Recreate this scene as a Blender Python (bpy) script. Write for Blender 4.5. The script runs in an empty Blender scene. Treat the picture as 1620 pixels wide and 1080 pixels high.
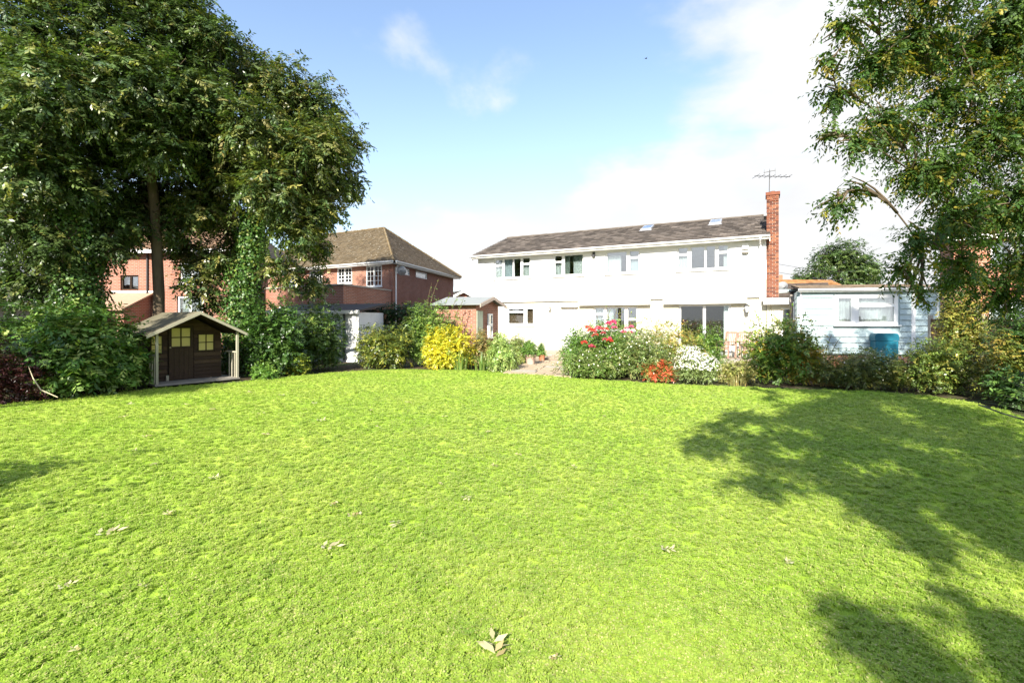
import bpy, math, random
import numpy as np
from mathutils import Vector, Matrix
from mathutils.geometry import delaunay_2d_cdt
R = math.radians
sc = bpy.context.scene
COL = sc.collection

# ------------------------------------------------------------------ camera, sky, sun, exposure
cam = bpy.data.cameras.new('camera'); cam_ob = bpy.data.objects.new('camera', cam); COL.objects.link(cam_ob)
cam_ob.location = (0, 0, 1.7); cam_ob.rotation_euler = (R(90), 0, 0)
cam.sensor_width = 36; cam.lens = 17.0; cam.shift_y = -34 / 1620
cam.clip_start = 0.05; cam.clip_end = 2000
sc.camera = cam_ob

SUN_EL, SUN_AZ = R(33), R(-19)            # azimuth measured from straight behind the camera, negative = left
to_sun = Vector((math.sin(SUN_AZ) * math.cos(SUN_EL), -math.cos(SUN_AZ) * math.cos(SUN_EL), math.sin(SUN_EL)))
sun = bpy.data.lights.new('sun', 'SUN'); sun.energy = 4.6; sun.angle = R(0.55); sun.color = (1.0, 0.94, 0.83)
sun_ob = bpy.data.objects.new('sun', sun); COL.objects.link(sun_ob)
sun_ob.rotation_euler = to_sun.to_track_quat('Z', 'Y').to_euler(); sun_ob.location = (0, -20, 30)

sc.view_settings.view_transform = 'Standard'; sc.view_settings.look = 'None'
sc.view_settings.gamma = 1; sc.view_settings.use_curve_mapping = False
sc.view_settings.exposure = 1.5

world = bpy.data.worlds.new('World'); sc.world = world; world.use_nodes = True
nt = world.node_tree; nt.nodes.clear()
def N(t, typ, **kw):
    n = t.nodes.new(typ)
    for k, v in kw.items(): setattr(n, k, v)
    return n
def L(t, a, b): t.links.new(a, b)
def M(t, op, a, b=None, c=None, clamp=False):
    n = N(t, 'ShaderNodeMath', operation=op, use_clamp=clamp)
    for i, v in enumerate((a, b, c)):
        if v is None: continue
        if isinstance(v, (int, float)): n.inputs[i].default_value = v
        else: L(t, v, n.inputs[i])
    return n.outputs[0]
def MIX(t, fac, a, b, mode='MIX'):
    n = N(t, 'ShaderNodeMix', data_type='RGBA', blend_type=mode)
    for i, v in ((0, fac), (6, a), (7, b)):
        if isinstance(v, (int, float)): n.inputs[i].default_value = v
        elif isinstance(v, tuple): n.inputs[i].default_value = (*v[:3], 1)
        else: L(t, v, n.inputs[i])
    return n.outputs[2]
sky = N(nt, 'ShaderNodeTexSky', sky_type='NISHITA'); sky.sun_disc = False
sky.sun_elevation = SUN_EL; sky.sun_rotation = math.atan2(to_sun.x, to_sun.y)
sky.air_density = 1.0; sky.dust_density = 0.6; sky.ozone_density = 1.6
tc = N(nt, 'ShaderNodeTexCoord'); sp = N(nt, 'ShaderNodeSeparateXYZ'); L(nt, tc.outputs['Generated'], sp.inputs[0])
zc = M(nt, 'MAXIMUM', sp.outputs[2], 0.0)
den = M(nt, 'ADD', zc, 0.32)
cb = N(nt, 'ShaderNodeCombineXYZ')
L(nt, M(nt, 'DIVIDE', sp.outputs[0], den), cb.inputs[0]); L(nt, M(nt, 'DIVIDE', sp.outputs[1], den), cb.inputs[1])
mp = N(nt, 'ShaderNodeMapping'); L(nt, cb.outputs[0], mp.inputs[0]); mp.inputs['Location'].default_value = (3.1, 1.7, 0.4)
n1 = N(nt, 'ShaderNodeTexNoise'); L(nt, mp.outputs[0], n1.inputs[0])
n1.inputs['Scale'].default_value = 1.15; n1.inputs['Detail'].default_value = 9; n1.inputs['Roughness'].default_value = 0.53; n1.inputs['Distortion'].default_value = 0.15
# cloud banks: more cover towards the east half of the sky and low over the horizon
east = N(nt, 'ShaderNodeMapRange', interpolation_type='SMOOTHSTEP'); L(nt, sp.outputs[0], east.inputs[0])
east.inputs[1].default_value = -0.10; east.inputs[2].default_value = 0.42; east.inputs[3].default_value = -0.17; east.inputs[4].default_value = 0.20
low = N(nt, 'ShaderNodeMapRange', interpolation_type='SMOOTHSTEP'); L(nt, sp.outputs[2], low.inputs[0])
low.inputs[1].default_value = 0.10; low.inputs[2].default_value = 0.36; low.inputs[3].default_value = 0.36; low.inputs[4].default_value = 0.0
amp = M(nt, 'MULTIPLY_ADD', n1.outputs[0], 1.7, -0.35)
cov = M(nt, 'ADD', M(nt, 'ADD', amp, east.outputs[0]), low.outputs[0])
mask = N(nt, 'ShaderNodeMapRange', interpolation_type='SMOOTHSTEP'); L(nt, cov, mask.inputs[0])
mask.inputs[1].default_value = 0.48; mask.inputs[2].default_value = 0.68
n2 = N(nt, 'ShaderNodeTexNoise'); L(nt, mp.outputs[0], n2.inputs[0]); n2.inputs['Scale'].default_value = 2.3; n2.inputs['Detail'].default_value = 5
shade = N(nt, 'ShaderNodeMapRange'); L(nt, n2.outputs[0], shade.inputs[0])
shade.inputs[1].default_value = 0.3; shade.inputs[2].default_value = 0.7; shade.inputs[3].default_value = 0.86; shade.inputs[4].default_value = 1.0
CLOUD = 3.55
cl = N(nt, 'ShaderNodeCombineXYZ')
for i, k in enumerate((0.985, 0.995, 1.01)): L(nt, M(nt, 'MULTIPLY', shade.outputs[0], CLOUD * k), cl.inputs[i])
bg = N(nt, 'ShaderNodeBackground'); bg.inputs[1].default_value = 0.112
veil = N(nt, 'ShaderNodeMapRange', interpolation_type='SMOOTHSTEP'); L(nt, sp.outputs[2], veil.inputs[0])     # thin high haze, thicker towards the horizon all round
veil.inputs[1].default_value = 0.0; veil.inputs[2].default_value = 0.55; veil.inputs[3].default_value = 0.5; veil.inputs[4].default_value = 0.08
hazy = MIX(nt, veil.outputs[0], sky.outputs[0], (2.9, 3.35, 4.1))
L(nt, MIX(nt, mask.outputs[0], hazy, cl.outputs[0]), bg.inputs[0])
wo = N(nt, 'ShaderNodeOutputWorld'); L(nt, bg.outputs[0], wo.inputs[0])

# ------------------------------------------------------------------ materials
def new_mat(name):
    m = bpy.data.materials.new(name); m.use_nodes = True
    t = m.node_tree; t.nodes.clear()
    return m, t
def finish(t, shader):
    o = N(t, 'ShaderNodeOutputMaterial'); L(t, shader, o.inputs[0])
def bsdf(t, col, rough, spec=0.4, metal=0.0, bump=None, bstr=0.2, bdist=0.01):
    p = N(t, 'ShaderNodeBsdfPrincipled')
    if isinstance(col, tuple): p.inputs['Base Color'].default_value = (*col, 1)
    else: L(t, col, p.inputs['Base Color'])
    if isinstance(rough, (int, float)): p.inputs['Roughness'].default_value = rough
    else: L(t, rough, p.inputs['Roughness'])
    p.inputs['Specular IOR Level'].default_value = spec; p.inputs['Metallic'].default_value = metal
    if bump is not None:
        b = N(t, 'ShaderNodeBump'); b.inputs['Strength'].default_value = bstr; b.inputs['Distance'].default_value = bdist
        L(t, bump, b.inputs['Height']); L(t, b.outputs[0], p.inputs['Normal'])
    return p.outputs[0]
def noise(t, vec, scale, detail=4, rough=0.55):
    n = N(t, 'ShaderNodeTexNoise'); n.inputs['Scale'].default_value = scale
    n.inputs['Detail'].default_value = detail; n.inputs['Roughness'].default_value = rough
    if vec is not None: L(t, vec, n.inputs[0])
    return n.outputs[0]
def ramp(t, fac, lo, hi):
    n = N(t, 'ShaderNodeMapRange', interpolation_type='SMOOTHSTEP'); L(t, fac, n.inputs[0])
    n.inputs[1].default_value = lo; n.inputs[2].default_value = hi
    return n.outputs[0]
def objco(t): return N(t, 'ShaderNodeTexCoord').outputs['Object']
def wpos(t): return N(t, 'ShaderNodeNewGeometry').outputs['Position']

def plain(name, col, rough=0.6, var=0.15, scale=6, bstr=0.15, spec=0.4, metal=0.0, stain=None, streak=1.0):
    m, t = new_mat(name); co = objco(t)
    mp = N(t, 'ShaderNodeMapping'); L(t, co, mp.inputs[0]); mp.inputs['Scale'].default_value = (1, 1, streak)
    n = noise(t, mp.outputs[0], scale, 6, 0.6)
    c = MIX(t, n, tuple(x * (1 - var) for x in col), tuple(min(1, x * (1 + var)) for x in col))
    if stain:
        c = MIX(t, M(t, 'MULTIPLY', ramp(t, noise(t, mp.outputs[0], scale * 0.35, 5, 0.65), 0.5, 0.75), 0.7), c, stain)
    fine = noise(t, co, scale * 12, 3)
    finish(t, bsdf(t, c, rough, spec, metal, fine, bstr, 0.006))
    return m
def brick_mat(name, c1, c2, mortar):
    m, t = new_mat(name); co = objco(t); s = N(t, 'ShaderNodeSeparateXYZ'); L(t, co, s.inputs[0])
    c = N(t, 'ShaderNodeCombineXYZ'); L(t, M(t, 'ADD', s.outputs[0], s.outputs[1]), c.inputs[0]); L(t, s.outputs[2], c.inputs[1])
    b = N(t, 'ShaderNodeTexBrick'); L(t, c.outputs[0], b.inputs[0])
    b.inputs['Scale'].default_value = 1; b.inputs['Brick Width'].default_value = .225; b.inputs['Row Height'].default_value = .075
    b.inputs['Mortar Size'].default_value = .009; b.inputs['Bias'].default_value = -0.1
    b.inputs['Color1'].default_value = (*c1, 1); b.inputs['Color2'].default_value = (*c2, 1); b.inputs['Mortar'].default_value = (*mortar, 1)
    big = noise(t, co, 0.9, 5)
    c2_ = MIX(t, M(t, 'MULTIPLY', ramp(t, big, .42, .7), .5), b.outputs[0], tuple(x * .62 for x in c1))
    c3 = MIX(t, M(t, 'MULTIPLY', noise(t, co, 30, 3), .5), c2_, tuple(x * 1.25 for x in c2))
    finish(t, bsdf(t, c3, .88, .25, 0, b.outputs[1], -0.6, 0.01))
    return m
def tinted(name, base_mul=(1, 1, 1), rough=0.8, spec=0.3, scale=8, dark=0.6, spots=None):
    """colour per piece from the 'tint' attribute, weathered by noise"""
    m, t = new_mat(name); a = N(t, 'ShaderNodeAttribute', attribute_name='tint'); co = wpos(t)
    c = MIX(t, ramp(t, noise(t, co, scale, 6, .65), .3, .75), a.outputs[0], tuple(x for x in base_mul), 'MULTIPLY')
    c = MIX(t, M(t, 'MULTIPLY', noise(t, co, scale * .2, 4), dark), c, MIX(t, 1.0, c, (.45, .45, .42), 'MULTIPLY'))
    if spots:
        sp_ = ramp(t, noise(t, co, 6, 3, .7), .62, .67)
        c = MIX(t, sp_, c, spots)
    finish(t, bsdf(t, c, rough, spec, 0, noise(t, co, 60, 3), .35, .006))
    return m
def leaf_mat(name, rough=0.42, spec=0.5, trans=0.3, tmul=(1.25, 1.35, .55)):
    m, t = new_mat(name); a = N(t, 'ShaderNodeAttribute', attribute_name='tint')
    p = bsdf(t, a.outputs[0], rough, spec)
    tr = N(t, 'ShaderNodeBsdfTranslucent'); L(t, MIX(t, 1.0, a.outputs[0], tmul, 'MULTIPLY'), tr.inputs[0])
    mx = N(t, 'ShaderNodeMixShader'); mx.inputs[0].default_value = trans
    L(t, p, mx.inputs[1]); L(t, tr.outputs[0], mx.inputs[2]); finish(t, mx.outputs[0])
    return m
def glass_mat(name, refl=0.35, tint=(.9, .95, .95)):
    m, t = new_mat(name)
    g = N(t, 'ShaderNodeBsdfGlossy'); g.inputs['Roughness'].default_value = 0.015; g.inputs[0].default_value = (.95, .97, 1, 1)
    co = objco(t); b = N(t, 'ShaderNodeBump'); b.inputs['Strength'].default_value = .03; b.inputs['Distance'].default_value = .02
    L(t, noise(t, co, 1.3, 2), b.inputs['Height']); L(t, b.outputs[0], g.inputs['Normal'])
    tr = N(t, 'ShaderNodeBsdfTransparent'); tr.inputs[0].default_value = (*tint, 1)
    fr = N(t, 'ShaderNodeFresnel'); fr.inputs[0].default_value = 1.5
    mx = N(t, 'ShaderNodeMixShader'); L(t, M(t, 'ADD', fr.outputs[0], refl, clamp=True), mx.inputs[0])
    L(t, tr.outputs[0], mx.inputs[1]); L(t, g.outputs[0], mx.inputs[2]); finish(t, mx.outputs[0])
    return m

MT = dict(
    render_white=plain('white_render', (.74, .74, .73), .85, .05, 2.0, .25, .2, streak=.4),
    render_cream=plain('cream_render', (.60, .575, .47), .85, .06, 2.0, .3, .2, stain=(.52, .48, .38), streak=.4),
    upvc=plain('white_plastic', (.80, .80, .79), .35, .04, 3, .02, .5),
    fascia=plain('white_painted_board', (.78, .77, .74), .5, .06, 3, .05, .4, stain=(.6, .58, .52)),
    tile_core=plain('roof_underlay', (.06, .05, .045), .9),
    brick=brick_mat('red_brick', (.33, .130, .076), (.21, .082, .052), (.36, .31, .27)),
    brick_dark=brick_mat('brown_and_shaded_brick', (.27, .105, .068), (.18, .07, .05), (.30, .25, .215)),
    brick_orange=brick_mat('orange_brick', (.42, .16, .088), (.34, .125, .07), (.42, .34, .28)),
    chimney_brick=plain('chimney_brick', (.19, .072, .043), .9, .35, 5, .4, .2),
    chimney_brick_b=plain('chimney_brick_dark', (.11, .046, .033), .9, .35, 5, .4, .2),
    chimney_brick_c=plain('chimney_brick_orange', (.25, .105, .058), .9, .3, 5, .4, .2),
    mortar=plain('mortar', (.27, .22, .18), .95, .2, 8, .4, .1),
    lead=plain('lead_flashing', (.22, .22, .23), .6, .2, 6),
    concrete=plain('concrete', (.33, .30, .255), .9, .25, 5, .4, .2, stain=(.25, .24, .17)),
    flag=plain('sandstone_flag', (.36, .28, .195), .9, .28, 3, .4, .2, stain=(.22, .19, .13)),
    dark_interior=plain('room_wall', (.25, .22, .19), .9, .1),
    floor_wood=plain('room_floor', (.22, .14, .08), .6, .2),
    curtain=plain('white_net_curtain', (.72, .72, .70), .9, .08, 4, .1, .1),
    curtain_blue=plain('pale_blue_curtain', (.56, .60, .63), .9, .1, 4, .1, .1),
    curtain_green=plain('sage_green_pelmet', (.30, .33, .29), .9, .1, 4, .1, .1),
    blind=plain('brown_blind', (.28, .17, .10), .7, .2, 4),
    glass=glass_mat('window_glass', .28), glass_door=glass_mat('door_glass', .05),
    dark_metal=plain('black_metal', (.03, .03, .032), .5, .2, 8, .1, .5),
    alu=plain('aluminium', (.55, .56, .58), .4, .1, 8, .05, .5, .7),
    dish=plain('grey_dish', (.22, .225, .23), .5, .1, 5, .05, .4),
    siding=plain('pale_blue_painted_board', (.38, .475, .49), .6, .07, 4, .12, .35, stain=(.32, .40, .40), streak=3),
    play_board=plain('dark_stained_board', (.050, .030, .018), .75, .45, 7, .5, .25, streak=4),
    play_board_b=plain('worn_stained_board', (.085, .054, .032), .8, .5, 7, .5, .2, streak=4),
    play_trim=plain('dark_trim', (.036, .022, .014), .75, .3, 7, .4, .25),
    play_post=plain('weathered_pale_post', (.36, .33, .25), .85, .2, 9, .4, .2, streak=.3),
    play_yellow=plain('yellow_window_board', (.60, .50, .18), .6, .08, 5, .05, .3),
    play_deck=plain('grey_deck', (.24, .22, .19), .9, .25, 6, .3, .2),
    felt=plain('mossy_roof_felt', (.135, .122, .082), .95, .4, 3.0, .5, .1, stain=(.06, .06, .038)),
    felt_grey=plain('grey_roof_felt', (.22, .235, .235), .9, .12, 4, .4, .15),
    fence=plain('brown_fence_board', (.14, .085, .05), .85, .3, 7, .4, .2, streak=.2),
    bark=plain('bark', (.12, .09, .06), .95, .4, 9, .9, .15, stain=(.07, .085, .035), streak=.35),
    bark_pale=plain('grey_bark', (.17, .145, .11), .95, .35, 9, .8, .15, stain=(.12, .13, .07), streak=.35),
    stem=plain('stem', (.12, .085, .045), .9, .3, 10),
    teal=plain('teal_plastic', (.012, .13, .19), .35, .08, 3, .03, .5),
    chair_wood=plain('pale_pink_wood', (.33, .20, .15), .75, .2, 8, .3, .25, streak=.3),
    terracotta=plain('terracotta', (.42, .17, .09), .85, .2, 9, .2, .2, stain=(.46, .40, .34)),
    pot_grey=plain('limed_terracotta', (.44, .31, .25), .9, .25, 7, .2, .2, stain=(.5, .48, .45)),
    soil=plain('soil', (.085, .06, .038), .95, .35, 5, .8, .1),
    patch=plain('beige_cover', (.58, .54, .38), .7, .08),
    white_shed=plain('white_painted_brick', (.72, .72, .70), .9, .12, 4, .4, .2, stain=(.5, .5, .45)),
    yellow_box=plain('yellow_alarm', (.62, .52, .25), .5),
    hose=plain('brown_hose', (.20, .15, .09), .6, .2), hose_dark=plain('dark_hose', (.05, .055, .045), .6, .2),
    dry_leaf=plain('dry_leaf', (.50, .42, .26), .8, .25, 20, .3, .2),
    cane=plain('pale_cane', (.50, .43, .28), .7, .2),
    render_pale=plain('pale_grey_render', (.30, .29, .27), .9, .12),
    roof_pale=plain('pale_grey_sheet', (.42, .41, .39), .8, .15, 5, .3, .2),
    leaf=leaf_mat('leaf', .36, .6, .3), leaf_gloss=leaf_mat('glossy_leaf', .44, .45, .2),
    leaf_thin=leaf_mat('thin_leaf', .5, .4, .42), petal=leaf_mat('petal', .6, .3, .35, (1.0, 1.0, 1.0)),
    tiles=tinted('concrete_tiles', (.75, .72, .7), .9, .2, 5, .5),
    tiles_moss=tinted('mossy_clay_tiles', (.8, .72, .55), .92, .2, 3, .6, spots=(.42, .40, .33)),
    tiles_orange=tinted('orange_tiles', (.8, .7, .5), .9, .2, 3, .4),
)

# ------------------------------------------------------------------ mesh helpers
class MB:
    def __init__(s): s.v, s.f, s.t = [], [], []
    def quad(s, *p):
        i = len(s.v); s.v += [tuple(q) for q in p]; s.f.append(tuple(range(i, i + len(p)))); return s
    def box(s, x0, x1, y0, y1, z0, z1):
        i = len(s.v)
        s.v += [(x0, y0, z0), (x1, y0, z0), (x1, y1, z0), (x0, y1, z0), (x0, y0, z1), (x1, y0, z1), (x1, y1, z1), (x0, y1, z1)]
        s.f += [tuple(i + k for k in q) for q in ((0, 3, 2, 1), (4, 5, 6, 7), (0, 1, 5, 4), (1, 2, 6, 5), (2, 3, 7, 6), (3, 0, 4, 7))]
        return s
    def prism(s, poly, axis, a, b):
        """poly: 2-D outline; axis 'x','y','z' = extrusion axis from a to b"""
        i = len(s.v); n = len(poly)
        mk = {'x': lambda p, c: (c, p[0], p[1]), 'y': lambda p, c: (p[0], c, p[1]), 'z': lambda p, c: (p[0], p[1], c)}[axis]
        s.v += [mk(p, a) for p in poly] + [mk(p, b) for p in poly]
        s.f += [tuple(i + k for k in range(n))[::-1], tuple(i + n + k for k in range(n))]
        s.f += [(i + k, i + (k + 1) % n, i + n + (k + 1) % n, i + n + k) for k in range(n)]
        return s
    def hexa(s, b, t):
        i = len(s.v); s.v += [tuple(p) for p in b] + [tuple(p) for p in t]
        s.f += [tuple(i + k for k in q) for q in ((0, 3, 2, 1), (4, 5, 6, 7), (0, 1, 5, 4), (1, 2, 6, 5), (2, 3, 7, 6), (3, 0, 4, 7))]
        return s
    def bar(s, p, q, w, h=None):
        p, q = Vector(p), Vector(q); h = h or w; d = (q - p).normalized()
        a = d.cross(Vector((0, 0, 1)))
        if a.length < 1e-3: a = Vector((1, 0, 0))
        a.normalize(); b = a.cross(d); a *= w / 2; b *= h / 2
        return s.hexa([p - a - b, p + a - b, p + a + b, p - a + b], [q - a - b, q + a - b, q + a + b, q - a + b])
    def tube(s, pts, rad, seg=7, cap=True):
        pts = [Vector(p) for p in pts]; n = len(pts)
        if isinstance(rad, (int, float)): rad = [rad] * n
        i0 = len(s.v); ref = Vector((0.3, 0.2, 1)).normalized()
        for k, p in enumerate(pts):
            d = (pts[min(k + 1, n - 1)] - pts[max(k - 1, 0)])
            d = d.normalized() if d.length > 1e-9 else Vector((0, 0, 1))
            a = d.cross(ref)
            if a.length < .05: a = d.cross(Vector((1, 0, 0)))
            a.normalize(); b = d.cross(a)
            for j in range(seg):
                w = 2 * math.pi * j / seg
                s.v.append(tuple(p + (a * math.cos(w) + b * math.sin(w)) * rad[k]))
        for k in range(n - 1):
            for j in range(seg):
                a0 = i0 + k * seg + j; a1 = i0 + k * seg + (j + 1) % seg
                s.f.append((a0, a1, a1 + seg, a0 + seg))
        if cap:
            s.f.append(tuple(i0 + j for j in range(seg))[::-1]); s.f.append(tuple(i0 + (n - 1) * seg + j for j in range(seg)))
        return s
    def lathe(s, prof, seg=20, c=(0, 0, 0)):
        i0 = len(s.v); n = len(prof)
        for r, z in prof:
            for j in range(seg):
                w = 2 * math.pi * j / seg; s.v.append((c[0] + r * math.cos(w), c[1] + r * math.sin(w), c[2] + z))
        for k in range(n - 1):
            for j in range(seg):
                a0 = i0 + k * seg + j; a1 = i0 + k * seg + (j + 1) % seg; s.f.append((a0, a1, a1 + seg, a0 + seg))
        s.f.append(tuple(i0 + j for j in range(seg))[::-1]); s.f.append(tuple(i0 + (n - 1) * seg + j for j in range(seg)))
        return s
    def panel(s, x0, x1, z0, z1, y0, y1, holes):
        """vertical panel in the xz plane, y0 (front) to y1 (back), with rectangular holes (xa,xb,za,zb)"""
        xs = sorted({x0, x1, *[h[0] for h in holes], *[h[1] for h in holes]}); zs = sorted({z0, z1, *[h[2] for h in holes], *[h[3] for h in holes]})
        xs = [x for x in xs if x0 <= x <= x1]; zs = [z for z in zs if z0 <= z <= z1]
        def solid(i, j):
            if i < 0 or j < 0 or i >= len(xs) - 1 or j >= len(zs) - 1: return False
            cx, cz = (xs[i] + xs[i + 1]) / 2, (zs[j] + zs[j + 1]) / 2
            return not any(h[0] < cx < h[1] and h[2] < cz < h[3] for h in holes)
        for i in range(len(xs) - 1):
            for j in range(len(zs) - 1):
                if not solid(i, j): continue
                a, b, c, d = xs[i], xs[i + 1], zs[j], zs[j + 1]
                s.quad((a, y0, c), (b, y0, c), (b, y0, d), (a, y0, d)); s.quad((b, y1, c), (a, y1, c), (a, y1, d), (b, y1, d))
                if not solid(i - 1, j): s.quad((a, y1, c), (a, y0, c), (a, y0, d), (a, y1, d))
                if not solid(i + 1, j): s.quad((b, y0, c), (b, y1, c), (b, y1, d), (b, y0, d))
                if not solid(i, j - 1): s.quad((a, y1, c), (b, y1, c), (b, y0, c), (a, y0, c))
                if not solid(i, j + 1): s.quad((a, y0, d), (b, y0, d), (b, y1, d), (a, y1, d))
        return s
    def mesh(s, name, mat, smooth=False):
        me = bpy.data.meshes.new(name); me.from_pydata(s.v, [], s.f)
        if mat: me.materials.append(MT[mat] if isinstance(mat, str) else mat)
        if s.t:
            at = me.color_attributes.new('tint', 'FLOAT_COLOR', 'POINT')
            at.data.foreach_set('color', np.array([(*c, 1) for c in s.t], dtype=np.float32).ravel())
        if smooth: me.polygons.foreach_set('use_smooth', [True] * len(me.polygons))
        me.update(); return me
    def build(s, name, mat, parent=None, loc=(0, 0, 0), rz=0, smooth=False, **tags):
        return link(name, s.mesh(name, mat, smooth), parent, loc, rz, **tags)
def link(name, me, parent=None, loc=(0, 0, 0), rz=0, **tags):
    o = bpy.data.objects.new(name, me); COL.objects.link(o); o.parent = parent
    o.location = loc; o.rotation_euler = (0, 0, rz)
    for k, v in tags.items(): o[k] = v
    return o
def thing(name, label, category, loc=(0, 0, 0), rz=0, group=None):
    o = link(name, None, None, loc, rz, label=label, category=category)
    if group: o['group'] = group
    return o
def copy_tree(o, parent=None):
    c = o.copy(); COL.objects.link(c); c.parent = parent
    for ch in list(o.children): copy_tree(ch, c)
    return c

def window(parent, x0, x1, z0, z1, lights, y=.07, th=.07, glass='glass', bars=None, frame='upvc', sill=True, curtains=(), name='window', loc=(0, 0, 0), rz=0, sill_out=.07):
    """lights: glazed rectangles (xa,xb,za,zb); bars: (columns, rows) of glazing bars in each light"""
    w = MB().panel(x0, x1, z0, z1, y, y + th, lights)
    for a, b, c, d in lights:                                       # raised casement edge round each light
        e = .018
        w.panel(a - e, b + e, c - e, d + e, y - .014, y + .002, [(a + .006, b - .006, c + .006, d - .006)])
    o = w.build(name, frame, parent, loc, rz)
    for a, b, c, d in lights:
        MB().box(a - .008, b + .008, y + th * .45, y + th * .45 + .008, c - .008, d + .008).build('pane', glass, o)
        if bars:
            g = MB(); nx, nz = bars
            for i in range(1, nx): xx = a + (b - a) * i / nx; g.box(xx - .014, xx + .014, y + .004, y + th * .45 - .002, c, d)
            for j in range(1, nz): zz = c + (d - c) * j / nz; g.box(a, b, y + .008, y + th * .45 - .004, zz - .012, zz + .012)
            g.build('glazing_bars', frame, o)
    if sill: MB().box(x0 - .06, x1 + .06, -sill_out, y - .004, z0 - .05, z0 - .003).build('sill', frame, o)
    for a, b, c, d, mt in curtains:
        m = MB(); n = max(8, int((b - a) / .035)); p = []
        for i in range(n + 1):
            xx = a + (b - a) * i / n; yy = y + th + .09 + .02 * math.sin(i * 1.7) + .012 * math.sin(i * .63)
            p.append((xx, yy))
        for i in range(n): m.quad((*p[i], c), (*p[i + 1], c), (*p[i + 1], d), (*p[i], d))
        m.build('curtain', mt, o)
    return o

def tiled_slope(mb, p00, p10, p01, p11, rows, tw, col, var, rng, thick=.022, lift=.045):
    """courses of single tiles laid over a slope (eave left/right, ridge left/right)"""
    p00, p10, p01, p11 = map(Vector, (p00, p10, p01, p11))
    nrm = (p10 - p00).cross(p01 - p00).normalized()
    ax = (p10 - p00).normalized(); up = nrm.cross(ax).normalized()
    tot = (p01 - p00).dot(up)
    for r in range(rows):
        t0, t1 = r / rows, (r + 1.18) / rows
        base0 = p00 + up * (tot * t0); base1 = p00 + up * min(tot * t1, tot)
        la = (p00.lerp(p01, t0) - p00).dot(ax); ra = (p10.lerp(p11, t0) - p00).dot(ax)
        x = la - (tw * .5 if r % 2 else 0)
        while x < ra:
            a, b = max(x, la), min(x + tw - .008, ra)
            if b - a > .02:
                j = rng.uniform(-.004, .006); lf = nrm * (lift + j); tl = nrm * .006; k = rng.uniform(-.01, .01)
                A = base0 + ax * a + lf + up * k; B = base0 + ax * b + lf + up * k
                C = base1 + ax * b + tl; D = base1 + ax * a + tl
                lo = nrm * thick
                mb.quad(A, B, C, D); mb.quad(A - lo, B - lo, B, A)
                s = 1 + rng.uniform(-var, var); c = tuple(q * s for q in col)
                if rng.random() < .12:
                    k2 = rng.uniform(.65, 1.4); c = tuple(q * k2 for q in c)
                mb.t += [c] * 8
            x += tw

# ------------------------------------------------------------------ foliage helpers
def nrmz(a): return a / np.maximum(np.linalg.norm(a, axis=1, keepdims=True), 1e-9)
def leaf_mesh(name, base, axis, normal, length, width, tint, mat):
    n = len(base); axis = nrmz(axis); side = nrmz(np.cross(axis, normal)); nn = np.cross(side, axis)
    l = length[:, None]; w = width[:, None]
    v = np.empty((n, 4, 3), np.float32)
    v[:, 0] = base; v[:, 1] = base + axis * l * .45 + side * w * .5 - nn * w * .12
    v[:, 2] = base + axis * l - nn * l * .10; v[:, 3] = base + axis * l * .45 - side * w * .5 - nn * w * .12
    me = bpy.data.meshes.new(name); me.vertices.add(n * 4); me.vertices.foreach_set('co', v.ravel())
    i = np.arange(n, dtype=np.int32)[:, None] * 4
    lp = np.concatenate([i, i + 1, i + 2, i, i + 2, i + 3], axis=1).ravel()
    me.loops.add(n * 6); me.loops.foreach_set('vertex_index', lp)
    me.polygons.add(n * 2); me.polygons.foreach_set('loop_start', np.arange(n * 2, dtype=np.int32) * 3)
    at = me.color_attributes.new('tint', 'FLOAT_COLOR', 'POINT')
    c = np.ones((n, 4, 4), np.float32); c[:, :, :3] = tint[:, None, :]
    at.data.foreach_set('color', c.ravel())
    me.materials.append(MT[mat]); me.update(calc_edges=True); me.validate()
    return me
def pick(rng, palette, n, var=.22):
    cols = np.array([p[0] for p in palette], float); w = np.array([p[1] for p in palette], float); w /= w.sum()
    c = cols[rng.choice(len(cols), n, p=w)]
    return np.clip(c * (1 + rng.uniform(-var, var, (n, 1))) * (1 + rng.uniform(-.06, .06, (n, 3))), 0.002, 1)
def unit(rng, n): return nrmz(rng.normal(size=(n, 3)))
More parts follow.
